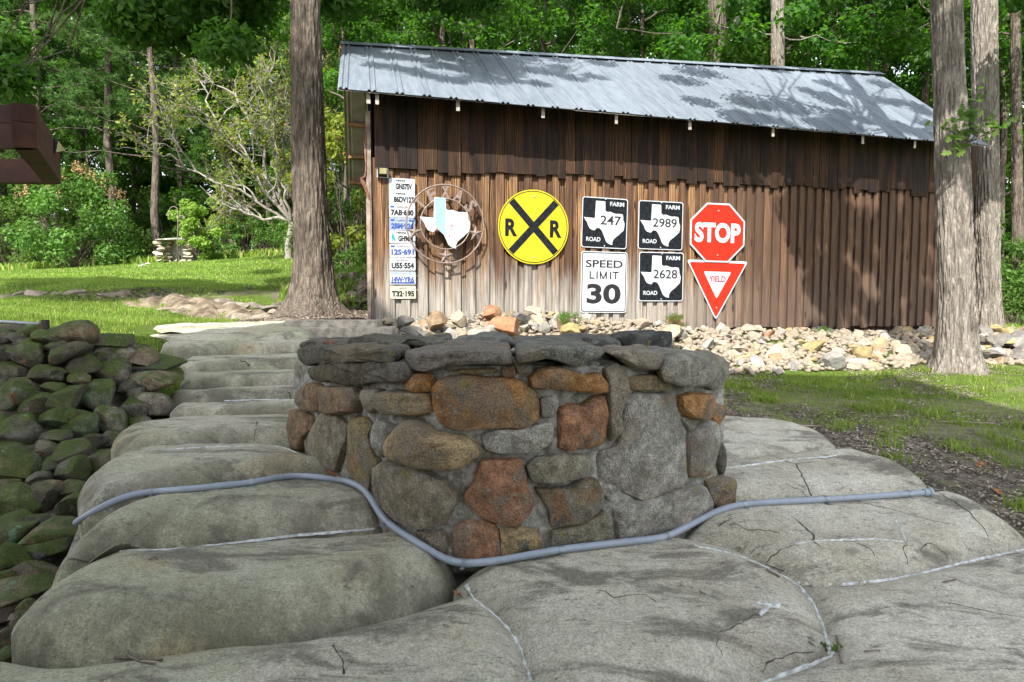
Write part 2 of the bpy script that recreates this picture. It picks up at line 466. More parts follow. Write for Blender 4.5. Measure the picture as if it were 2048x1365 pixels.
# ------------------------------------------------------------------ lettering (made while the scene is still small)
_tcache = {}
def text_mesh(s, mat, w, h, bold=.0, key=''):
    """lettering as a thin mesh w x h metres, centred, lying in the local x-z plane facing -y"""
    k = (s, bold)
    if k not in _tcache:
        tc = bpy.data.curves.new('t', 'FONT'); tc.body = s; tc.offset = bold; tc.extrude = 0.0; tc.resolution_u = 4
        to = bpy.data.objects.new('t', tc); COL.objects.link(to)
        bpy.context.view_layer.update()
        me = bpy.data.meshes.new_from_object(to.evaluated_get(bpy.context.evaluated_depsgraph_get()))
        n = len(me.vertices); a = np.empty(n * 3); me.vertices.foreach_get('co', a); a = a.reshape(-1, 3)
        fc = [tuple(p.vertices) for p in me.polygons]
        bpy.data.objects.remove(to); bpy.data.curves.remove(tc); bpy.data.meshes.remove(me)
        lo, hi = a.min(0), a.max(0)
        a = (a - (lo + hi) / 2) / np.maximum(hi - lo, 1e-6)
        _tcache[k] = (a, fc)
    a, fc = _tcache[k]
    return mesh_py('lettering', [(x * w, 0, y * h) for x, y, _ in a], fc, mat)
PLATES = [('GN57SV', 'TEXAS', 'b'), ('86DV127', 'TEXAS', 'b'), ('7AB\u00b7680', 'TEXAS VOL.|FIREFIGHTER', 'b'), ('2BM\u00b7926', 'TEXAS|COMBINATION', 'blue'),
          ('GH96H', 'TEXAS', 'bon'), ('12S\u00b7691', 'TEXAS|CONSERVATION', 'n'), ('U55\u00b7554', 'TEXAS|PRIVATE BUS', 'b'),
          ('14W\u00b7YR6', 'TRUCK', 'sky'), ('T32\u00b7195', 'TEXAS|TRACTOR', 'cr')]
for p_ in PLATES:
    text_mesh(p_[0], None, 1, 1, .05)
    for l_ in p_[1].split('|'): [text_mesh(l_, None, 1, 1, b_) for b_ in (.02, .045)]
for s_, b_ in (('FARM', .02), ('ROAD', .02), ('247', .015), ('2989', .015), ('2628', .015), ('SPEED', .02), ('LIMIT', .01), ('30', .035), ('STOP', .045),
               ('YIELD', .035), ('R', .04), ('T', .03), ('E', .03), ('X', .03), ('A', .03), ('S', .03)):
    text_mesh(s_, None, 1, 1, b_)

# ------------------------------------------------------------------ barn frame: u along the long wall, n out from it
BA = R(15.6)
BC = Vector((-1.63, 8.0, 0))
BW = Vector((math.cos(BA), math.sin(BA), 0)); BN = Vector((-math.sin(BA), math.cos(BA), 0))   # BN points into the barn
def barn_world(u, n, z): return BC + BW * u - BN * n + Vector((0, 0, z))
def on_wall(px, py, n=0.0):             # (u, z) where the view ray meets the vertical plane n in front of the wall
    d = ray(px, py); o = BC - BN * n
    t = o.dot(BN) / d.dot(BN); p = d * t
    return (p - BC).dot(BW), p.z

# ------------------------------------------------------------------ terrain
TP = [  # x, y, z
 (1.3,4.6,-.92),(2.5,5.5,-.92),(1.8,4.3,-.94),(2.2,3.4,-1.05),(3.2,4.3,-1.0),(2.6,2.9,-1.10),(4,3,-1.12),(2.5,7.1,-.88),(4.9,7.5,-.86),(4.2,6,-.93),
 (6.5,7,-.9),(8,8,-.88),(8,4,-1.1),(0.5,6.3,-.72),(-.6,6.5,-.60),(0.3,5,-.9),(-.6,5,-.85),
 (0,2,-1.25),(1,1,-1.3),(-1,1.5,-1.3),(0,0,-1.5),(3,0.5,-1.4),(-1.8,4.0,-1.0),(-2.0,5.3,-.80),(-1.2,5.3,-.80),(-2,6.3,-.60),(-2.9,6.3,-.52),(-2.9,7.2,-.44),(-1.9,7.2,-.42),
 (-2.2,2.6,-1.5),(-3,3,-1.5),(-3.5,2,-1.5),(-2.5,3.5,-1.4),(-3.6,6.0,-.36),(-3.3,6.6,-.38),(-3.6,4.9,-.36),(-4.8,4.9,-.30),(-6,4.6,-.32),(-3.2,5.5,-.42),(-5,3.6,-1.2),
 (-4,6.5,-.29),(-7,6,-.2),(-3.2,8.3,-.30),(-6,8.6,-.15),(-1.7,7.75,-.27),(-2.6,7.7,-.30),(-2.4,8.6,-.24),(-1.7,8.6,-.25),
 (-8,9.8,-.06),(-8,10.5,.12),(-5.2,9.3,-.14),(-5.2,10.1,.08),(-3.3,9.0,-.24),(-3.3,9.9,.02),(-2.3,9.6,-.17),(-2.5,11.2,.22),(-2.6,12.2,.40),
 (-12,16,.40),(-6,16,.55),(-3,16,.75),(-17,23,.8),(-11,23,1.12),(-4.8,23,1.45),(0,23,1.6),(3,16,.5),(8,18,.5),
 (-25,40,2.0),(0,40,2.6),(25,40,1.6),(-50,60,3),(50,60,3),(0,80,4.5),(10,12,-.62),(9,15,-.3),(16,20,.1),(12,10,-.8),(20,12,-.8),(14,7,-1),
 (0,-6,-1.5),(-10,-5,-1.5),(10,-5,-1.5),(-8,3,-.6),(-12,5,-.2),(-60,0,-.8),(60,0,-1.4),(-60,30,.8),(60,30,.5),(0,-50,-2),(-60,-50,-2),(60,-50,-2)]
for u_, n_, z_ in ((0,0,-.34),(1,0,-.36),(2.2,0,-.38),(4,0,-.46),(6,0,-.50),(8.6,0,-.52),(0.5,1.0,-.50),(2,1.2,-.66),(3.5,1.7,-.86),(5.5,1.75,-.87),(7.5,1.6,-.86),(9.6,1.2,-.84),
                   (4,.8,-.66),(6.5,.8,-.68),(1,-2,-.4),(4,-2,-.45),(8,-2,-.5),(4,-4.5,-.2),(0,-4.5,.1),(9.6,0,-.55),(9.6,-1.5,-.55)):
    w_ = barn_world(u_, n_, z_); TP.append((w_.x, w_.y, z_))
TP = np.array(TP, float)
def _tps(d): return np.where(d > 1e-9, d * d * np.log(d + 1e-12), 0)
_n = len(TP); _S = 10.0
_K = _tps(np.linalg.norm(TP[:, None, :2] - TP[None, :, :2], axis=2) / _S) + np.eye(_n) * 2e-4
_A = np.zeros((_n + 3, _n + 3)); _A[:_n, :_n] = _K; _A[:_n, _n] = 1; _A[:_n, _n + 1] = TP[:, 0] / _S; _A[:_n, _n + 2] = TP[:, 1] / _S; _A[_n:, :_n] = _A[:_n, _n:].T
_c = np.linalg.solve(_A, np.concatenate([TP[:, 2], [0, 0, 0]]))
def ground_z(x, y, detail=True):
    x = np.atleast_1d(np.asarray(x, float)); y = np.atleast_1d(np.asarray(y, float))
    xc = np.clip(x, -60, 60); yc = np.clip(y, -50, 80)
    z = np.empty(len(x))
    for s in range(0, len(x), 20000):
        q = np.stack([xc[s:s + 20000], yc[s:s + 20000]], 1)
        d = np.linalg.norm(q[:, None, :] - TP[None, :, :2], axis=2) / _S
        z[s:s + 20000] = _tps(d) @ _c[:_n] + _c[_n] + _c[_n + 1] * q[:, 0] / _S + _c[_n + 2] * q[:, 1] / _S
    if detail:
        z = z + .018 * fbm(np.stack([x * 1.9, y * 1.9, x * 0], 1), 4)
    return z
def gz(x, y): return float(ground_z([x], [y])[0])

def grassiness(x, y):
    """0 bare soil and litter .. 1 lawn"""
    g = np.full(len(x), .25)
    g = np.where((y > 4.5) & (x < -2.2) & (y < 24), .85, g)
    led = np.exp(-((y - (9.9 - .28 * (x + 5.2) * 0)) / .55) ** 2) * (x < -2.0)
    g = g - led * .35 * (x > -9.5)
    g = np.where((x > -3.3) & (x < 0) & (y > 6.3) & (y < 9.5), .12, g)
    r = (x > 1) & (y < 9.5)
    g = np.where(r, .40 + .22 * np.clip((y - 5.5) / 1.5, 0, 1) + .25 * np.clip((x - 3.0) / 1.5, 0, 1) * np.clip((6.5 - y) / 2, 0, 1), g)
    g = np.where((y > 23.5) | ((x > 5) & (y > 12)), .28, g)
    g = np.where((x > 6.5) & (y > 10) & (y < 22), .62, g)
    return g
def graded(*seg):
    out = []
    for a, b, s in seg: out.append(np.arange(a, b - 1e-6, s))
    return np.concatenate(out + [[seg[-1][1]]])
gx = graded((-160, -60, 10), (-60, -20, 2), (-20, -9, .5), (-9, 9, .12), (9, 20, .5), (20, 60, 2), (60, 160, 10))
gy = graded((-120, -20, 10), (-20, 0, 1), (0, 13, .12), (13, 26, .35), (26, 80, 2), (80, 260, 12))
X_, Y_ = np.meshgrid(gx, gy)
xf, yf = X_.ravel(), Y_.ravel()
zf = ground_z(xf, yf)
nx, ny = len(gx), len(gy)
ii = (np.arange(ny - 1)[:, None] * nx + np.arange(nx - 1)[None, :]).ravel()
gm = mesh_np('ground', np.stack([xf, yf, zf], 1), np.stack([ii, ii + 1, ii + nx + 1, ii + nx], 1), True, M['ground'])
at = gm.attributes.new('grass', 'FLOAT', 'POINT'); at.data.foreach_set('value', grassiness(xf, yf).astype(np.float32))
tag(obj('ground', gm), 'sloping ground of lawn, bare soil and forest litter', kind='structure')

# ------------------------------------------------------------------ the two flights of cast pillow-shaped steps
HITS = []                               # (verts, faces) of everything the conduit and the litter lie on
def pillow(parent, pts, z0, z1, amp=.09, rad=.26, seed=0, ext=0.05, wob=.012, pw=2.6, taper=None):
    """pts: pixels round the outline, each (px,py) on height z0, or (px,py,z)"""
    o3 = [PZ(p[0], p[1], p[2] if len(p) > 2 else z0) for p in pts]
    o3 = smooth_pts(resample(o3, .035, True), 3, True)
    O = np.array([tuple(v) for v in o3]); c = O.mean(0)
    A = np.c_[np.ones(len(O)), O[:, :2]]
    co, *_r = np.linalg.lstsq(A, O[:, 2], rcond=None)
    d = O[:, :2] - c[:2]; L = np.linalg.norm(d, axis=1, keepdims=True)
    out2 = O[:, :2] + d / L * ext
    T = np.concatenate([np.linspace(0, .75, 20), np.linspace(.75, 1, 24)[1:]])
    n = len(O); V = [[c[0], c[1]]]
    for t in T[1:]: V += list(c[:2] + (out2 - c[:2]) * t)
    V = np.array(V)
    seg = np.roll(out2, -1, 0) - out2
    D = np.full(len(V), 9.)
    for k in range(n):
        q = V - out2[k]; tt = np.clip((q @ seg[k]) / max(seg[k] @ seg[k], 1e-9), 0, 1)
        D = np.minimum(D, np.linalg.norm(q - tt[:, None] * seg[k], axis=1))
    nz = fbm(np.c_[V * 1.7, np.full(len(V), seed * 7.7)], 4); nf = fbm(np.c_[V * 9, np.full(len(V), seed * 3.1)], 4)
    if taper is not None:               # tread that falls away from the rounded nose towards the next step
        src = np.array([tuple(PZ(p[0], p[1], p[2] if len(p) > 2 else z0))[:2] for p in pts]); isb = np.array([len(p) > 2 for p in pts])
        dall = np.linalg.norm(out2[:, None] - src[None], axis=2); bk_ = isb[dall.argmin(1)]
        dF = np.full(len(V), 9.); dB = np.full(len(V), 9.)
        for k in range(n):
            q = np.linalg.norm(V - out2[k], axis=1)
            if bk_[k]: dB = np.minimum(dB, q)
            else: dF = np.minimum(dF, q)
        amp = amp * (1 - (1 - taper) * dF / (dF + dB + 1e-6))
    t = np.clip(D / (rad * (1 + .18 * nz)), 0, 1)
    prof = 1 - (1 - t) ** pw
    z = co[0] + V @ co[1:] + (amp + .04) * prof - .04 + wob * nz * prof + .0045 * nf * (.4 + prof)
    V3 = np.c_[V, z]
    sk = np.c_[V[-n:], z[-n:] - .32]
    V3 = np.r_[V3, sk]
    F3 = np.array([(0, 1 + k, 1 + (k + 1) % n) for k in range(n)])
    m = len(T)
    k = np.arange(n); Q = []
    for r in range(m - 1):
        a = 1 + r * n if r < m - 2 else 1 + r * n
        b = a + n
        Q.append(np.stack([a + k, b + k, b + (k + 1) % n, a + (k + 1) % n], 1))
    Q = np.concatenate(Q)
    HITS.append((V3, F3, Q))
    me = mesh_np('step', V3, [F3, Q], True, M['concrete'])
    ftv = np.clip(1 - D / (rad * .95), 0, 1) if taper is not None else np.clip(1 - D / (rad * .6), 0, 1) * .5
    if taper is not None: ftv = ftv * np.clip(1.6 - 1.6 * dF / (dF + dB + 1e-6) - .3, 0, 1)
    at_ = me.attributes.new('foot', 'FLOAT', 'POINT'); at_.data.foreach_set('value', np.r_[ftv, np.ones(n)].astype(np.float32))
    return obj('step', me, parent)
stl = tag(empty('staircase', (-1.5, 2.1, -1.1)), 'long flight of pillow-shaped concrete steps curving up beside the planter', 'staircase', kind='structure')
stl.location = (0, 0, 0)
B = -100
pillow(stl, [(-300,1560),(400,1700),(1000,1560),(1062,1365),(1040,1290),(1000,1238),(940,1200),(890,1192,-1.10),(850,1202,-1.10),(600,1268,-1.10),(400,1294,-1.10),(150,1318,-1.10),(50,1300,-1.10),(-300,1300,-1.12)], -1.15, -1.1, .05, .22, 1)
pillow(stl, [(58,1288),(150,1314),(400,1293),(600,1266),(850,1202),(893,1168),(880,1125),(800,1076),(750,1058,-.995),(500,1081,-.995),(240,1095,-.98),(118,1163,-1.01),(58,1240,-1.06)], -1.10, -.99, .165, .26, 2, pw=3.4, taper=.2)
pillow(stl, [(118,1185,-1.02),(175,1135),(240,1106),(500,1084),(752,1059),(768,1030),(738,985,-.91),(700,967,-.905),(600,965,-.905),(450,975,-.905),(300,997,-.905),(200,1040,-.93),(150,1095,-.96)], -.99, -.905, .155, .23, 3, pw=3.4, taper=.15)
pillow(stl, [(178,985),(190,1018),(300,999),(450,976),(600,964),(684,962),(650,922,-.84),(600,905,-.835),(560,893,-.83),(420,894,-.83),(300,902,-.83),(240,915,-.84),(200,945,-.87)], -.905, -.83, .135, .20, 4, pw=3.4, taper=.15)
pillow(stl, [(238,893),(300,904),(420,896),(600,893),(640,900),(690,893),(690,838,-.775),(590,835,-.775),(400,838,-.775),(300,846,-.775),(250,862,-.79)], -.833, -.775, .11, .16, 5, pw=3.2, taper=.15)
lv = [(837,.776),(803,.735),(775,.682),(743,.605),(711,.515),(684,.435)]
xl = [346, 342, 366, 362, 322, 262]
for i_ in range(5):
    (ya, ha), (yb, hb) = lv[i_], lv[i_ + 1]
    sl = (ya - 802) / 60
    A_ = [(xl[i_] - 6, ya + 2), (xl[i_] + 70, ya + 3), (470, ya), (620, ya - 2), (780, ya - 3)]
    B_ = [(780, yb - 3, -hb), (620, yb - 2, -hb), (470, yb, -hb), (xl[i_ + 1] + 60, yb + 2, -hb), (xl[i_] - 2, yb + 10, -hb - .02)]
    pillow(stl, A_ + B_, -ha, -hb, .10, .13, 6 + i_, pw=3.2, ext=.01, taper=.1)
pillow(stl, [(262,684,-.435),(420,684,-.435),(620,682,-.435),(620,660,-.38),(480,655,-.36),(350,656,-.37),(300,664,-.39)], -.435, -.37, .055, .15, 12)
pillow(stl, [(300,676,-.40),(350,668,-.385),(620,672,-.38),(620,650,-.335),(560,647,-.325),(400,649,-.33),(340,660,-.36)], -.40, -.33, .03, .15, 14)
stl.name = 'staircase'
str_ = tag(empty('staircase'), 'broad pale pillow-shaped concrete steps in front and right of the stone planter', 'staircase', kind='structure')
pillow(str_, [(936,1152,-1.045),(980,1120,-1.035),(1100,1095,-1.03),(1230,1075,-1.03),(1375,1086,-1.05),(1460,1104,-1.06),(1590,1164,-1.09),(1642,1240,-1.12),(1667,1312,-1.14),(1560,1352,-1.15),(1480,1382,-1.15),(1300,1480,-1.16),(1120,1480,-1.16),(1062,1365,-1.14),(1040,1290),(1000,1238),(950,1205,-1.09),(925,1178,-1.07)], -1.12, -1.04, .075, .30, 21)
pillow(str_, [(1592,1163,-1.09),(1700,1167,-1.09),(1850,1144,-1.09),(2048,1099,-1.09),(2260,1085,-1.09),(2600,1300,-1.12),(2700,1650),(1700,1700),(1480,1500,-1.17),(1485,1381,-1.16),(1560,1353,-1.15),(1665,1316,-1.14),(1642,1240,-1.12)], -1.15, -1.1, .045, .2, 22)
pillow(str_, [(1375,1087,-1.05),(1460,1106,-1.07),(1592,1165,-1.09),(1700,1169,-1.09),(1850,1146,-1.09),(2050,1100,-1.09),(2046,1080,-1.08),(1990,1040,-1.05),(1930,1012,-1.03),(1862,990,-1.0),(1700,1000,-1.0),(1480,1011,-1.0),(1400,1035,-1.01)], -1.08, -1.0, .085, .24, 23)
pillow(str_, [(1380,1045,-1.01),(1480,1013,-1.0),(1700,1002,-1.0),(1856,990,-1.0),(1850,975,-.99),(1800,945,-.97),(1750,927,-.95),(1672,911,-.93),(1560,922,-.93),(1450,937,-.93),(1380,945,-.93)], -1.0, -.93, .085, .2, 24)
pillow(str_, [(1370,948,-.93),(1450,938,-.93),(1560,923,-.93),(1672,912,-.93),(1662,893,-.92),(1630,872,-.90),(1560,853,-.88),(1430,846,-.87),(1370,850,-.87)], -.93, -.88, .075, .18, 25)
fv = []; 
ft = [(-300,1700),(2700,1700),(2300,1130),(1880,1010),(1680,930),(1560,860),(700,840),(640,700),(300,700),(330,790),(240,900),(170,1010),(90,1200),(-300,1330)]
fz = [-1.2,-1.2,-1.13,-1.05,-.98,-.93,-.9,-.55,-.52,-.75,-.9,-1.0,-1.12,-1.2]
fv = [PZ(x, y, z) - Vector((0, 0, .03)) for (x, y), z in zip(ft, fz)]
cfo = sum(fv, Vector()) / len(fv) * 1.0; cfo.z = -1.08
obj('footing', mesh_py('footing', [cfo] + fv, [(0, i + 1, (i + 1) % len(fv) + 1) for i in range(len(fv))], M['mortar']), stl)
ALLV, ALLF, _b = [], [], 0
for V3, F3, Q in HITS:
    ALLV.append(V3); ALLF += [tuple(f + _b) for f in F3] + [tuple(f + _b) for f in Q]; _b += len(V3)
ALLV = np.concatenate(ALLV)
STEPS = BVHTree.FromPolygons([tuple(v) for v in ALLV], [tuple(int(i) for i in f) for f in ALLF])
def on_steps(px, py, lift=0.0):
    d = ray(px, py).normalized()
    h, nrm, i, dist = STEPS.ray_cast(Vector((0, 0, 0)), d)
    return (h + (nrm if nrm.z > 0 else -nrm) * lift, dist) if h else (None, None)
def drop_steps(x, y):
    h, nrm, i, dist = STEPS.ray_cast(Vector((x, y, 2)), Vector((0, 0, -1)))
    return h
# white sealing compound squeezed along some of the joints
def caulk(parent, px, w=.010, name='joint_seal'):
    pts = []
    for p in px:
        h, _ = on_steps(*p)
        if h: pts.append(h)
    if len(pts) < 2: return
    pts = resample(pts, .02)
    if name != 'crack': pts = smooth_pts(pts, 8)
    V = []; Fc = []
    for i, p in enumerate(pts):
        t = pts[min(i + 1, len(pts) - 1)] - pts[max(i - 1, 0)]; t.z = 0
        if t.length < 1e-6: t = Vector((1, 0, 0))
        t.normalize(); s = Vector((-t.y, t.x, 0)); ww = w * (.25 + .95 * random.random() ** 1.3) * 1.05
        j = random.uniform(-.3, .3) * w if name != 'crack' else random.uniform(-.006, .006)
        hs_ = []
        for k in (-1.5, -.5, .5, 1.5):
            q = p + s * (ww * k / 1.5 + j); g = drop_steps(q.x, q.y)
            hs_.append(Vector((q.x, q.y, (g.z if name == 'crack' and g and abs(g.z - p.z) < .012 else p.z) + ((.0035 if abs(k) < 1 else (.0005 if name == 'crack' else -.004)) + random.uniform(0, .0015)) * (.35 if name == 'crack' else 1))))
        V += hs_
        if i: b = (i - 1) * 4; Fc += [(b + k, b + k + 1, b + k + 5, b + k + 4) for k in range(3)]
    obj(name, mesh_py(name, V, Fc, M['caulk' if name == 'joint_seal' else 'dirt'], True), parent)
caulk(stl, [(240,1103),(330,1101),(420,1092),(500,1082),(600,1070),(700,1062),(750,1058)], .011)
caulk(stl, [(300,902),(420,894),(500,893),(560,893),(590,905),(610,920),(618,926)], .009)
for cr_ in ([(1596,1090),(1536,1118),(1530,1131),(1570,1139)], [(1685,1081),(1727,1090),(1752,1114)], [(1807,1090),(1818,1131)], [(1838,1102),(1851,1085),(1876,1094),(1896,1118)], [(1512,1228),(1474,1251),(1437,1267),(1433,1288),(1445,1313)],
            [(1524,1346),(1541,1325),(1582,1309),(1623,1300)], [(1460,1048),(1500,1060),(1560,1066)], [(1570,968),(1600,980),(1620,998)], [(1200,1180),(1230,1195),(1290,1190),(1310,1205)]):
    caulk(str_, cr_, .0022, 'crack')
for cr_ in ([(515,842),(512,860),(508,885)], [(668,1290),(684,1320),(686,1350)], [(480,720),(500,733)], [(575,780),(582,798)]):
    caulk(stl, cr_, .004, 'crack')
caulk(stl, [(345,804),(450,802),(520,800),(600,800)], .008)
caulk(str_, [(1290,998),(1450,937),(1560,922),(1672,912)], .010)
caulk(str_, [(1390,1092),(1460,1106),(1530,1135),(1592,1165),(1625,1205),(1642,1240),(1652,1280),(1667,1312)], .014)
caulk(str_, [(1592,1165),(1700,1168),(1790,1158),(1850,1145),(1950,1120),(2048,1100)], .013)
caulk(str_, [(1667,1312),(1620,1332),(1560,1352),(1500,1378)], .018)
caulk(str_, [(936,1170),(945,1200),(1000,1238),(1040,1290),(1062,1365)], .012)
caulk(str_, [(1590,1088),(1640,1082),(1700,1080),(1760,1078),(1808,1085)], .006)
caulk(str_, [(1790,1040),(1802,1060),(1812,1085),(1815,1092)], .006)
caulk(str_, [(1600,1095),(1615,1112),(1635,1128)], .006)
caulk(str_, [(1515,1205),(1535,1215),(1560,1210)], .016)
caulk(str_, [(1520,1232),(1530,1218),(1538,1210)], .014)
# ------------------------------------------------------------------ curved dry-look stone planter, every stone traced
_dx = [540, 575, 620, 655, 700, 760, 830, 900, 1000, 1100, 1230, 1350, 1420, 1462, 1480]
_dd = [4.05, 3.85, 3.58, 3.36, 3.12, 2.86, 2.68, 2.60, 2.575, 2.60, 2.72, 2.87, 3.02, 3.22, 3.40]
def face_D(px): return float(np.interp(px, _dx, _dd))
def face_pt(px, py, off=0.0):
    D = face_D(px); p = P(px, py, D)
    q = P(px + 14, py, face_D(px + 14)) - P(px - 14, py, face_D(px - 14)); q.z = 0; q.normalize()
    nrm = Vector((q.y, -q.x, 0))        # towards the camera
    return p + nrm * off, nrm
def traced_stone(parent, px, th=.055, col=(.2, .18, .15), seed=0, back=.05, facets=2.0, name='stone', dome=.55, Dadd=0.0, mat='stone', flatd=None):
    pts = [Vector((x, y, 0)) for x, y in px]
    cpx = sum(pts, Vector()) / len(pts)
    pts = [cpx + (p - cpx) * (1.0 + 2.2 / max((p - cpx).length, 8)) for p in pts]
    o = smooth_pts(resample(pts, 6.5, True), 0 if seed % 2 else 1, True); n = len(o)
    T = [0, .25, .45, .62, .76, .87, .95, 1.0]
    V = []; N = []
    f = lambda x, y: (P(x, y, flatd), Vector((0, -1, 0))) if flatd else face_pt(x, y)
    for ti, t in enumerate(T):
        if ti == 0:
            p, nn = f(cpx.x, cpx.y); V.append(p); N.append(nn); continue
        for v in o:
            q = cpx + (v - cpx) * t; p, nn = f(q.x, q.y); V.append(p); N.append(nn)
    V = np.array([tuple(v) for v in V]); N = np.array([tuple(v) for v in N])
    tt = np.concatenate([[0]] + [np.full(n, t) for t in T[1:]])
    th *= 1.35
    h = th * (1 - tt ** (4.2 + dome * 2)) ** .5
    c = V[0]
    r_ = np.random.default_rng(seed + 11)
    tan = np.cross(N[0], [0, 0, 1]); tan = tan / np.linalg.norm(tan)
    du = (V - c) @ tan; dv = V[:, 2] - c[2]
    size = max(np.ptp(du), np.ptp(dv))
    pl = np.full(len(V), 9.)            # chisel planes cut the dome into facets
    for k in range(5):
        a = r_.uniform(0, 6.28); s = r_.uniform(.25, .8) * th / size * facets
        pl = np.minimum(pl, th * r_.uniform(.72, 1.02) - (du * math.cos(a) + dv * math.sin(a)) * s)
    h = np.minimum(h, pl * .8 + h * .2)
    nz = fbm(V * 9 + seed * 3.3, 4); n2 = fbm(V * 34 + seed, 3)
    h = h + (.10 * th * nz + .004 * n2) * np.clip((1 - tt) * 6, 0.25, 1)
    V = V + N * h[:, None]
    V[1 + (len(T) - 2) * n:] += 0
    if Dadd: V = V * ((c[1] + Dadd) / c[1])
    bk = V[-n:] - N[-n:] * (back + th * .3)
    V = np.r_[V, bk]
    k = np.arange(n)
    Ft = np.stack([np.zeros(n, int), 1 + k, 1 + (k + 1) % n], 1)
    Q = np.concatenate([np.stack([1 + r * n + k, 1 + (r + 1) * n + k, 1 + (r + 1) * n + (k + 1) % n, 1 + r * n + (k + 1) % n], 1) for r in range(len(T) - 1)])
    me = mesh_np(name, V, [Ft, Q], True, M[mat])
    me.set_sharp_from_angle(angle=R(38))
    return obj(name, me, parent, color=col)
OR, TAN, GR, GB, DK, RU, BR, YG = (.42,.215,.08), (.37,.275,.15), (.36,.34,.295), (.28,.24,.18), (.115,.105,.08), (.37,.19,.105), (.25,.165,.095), (.27,.21,.105)
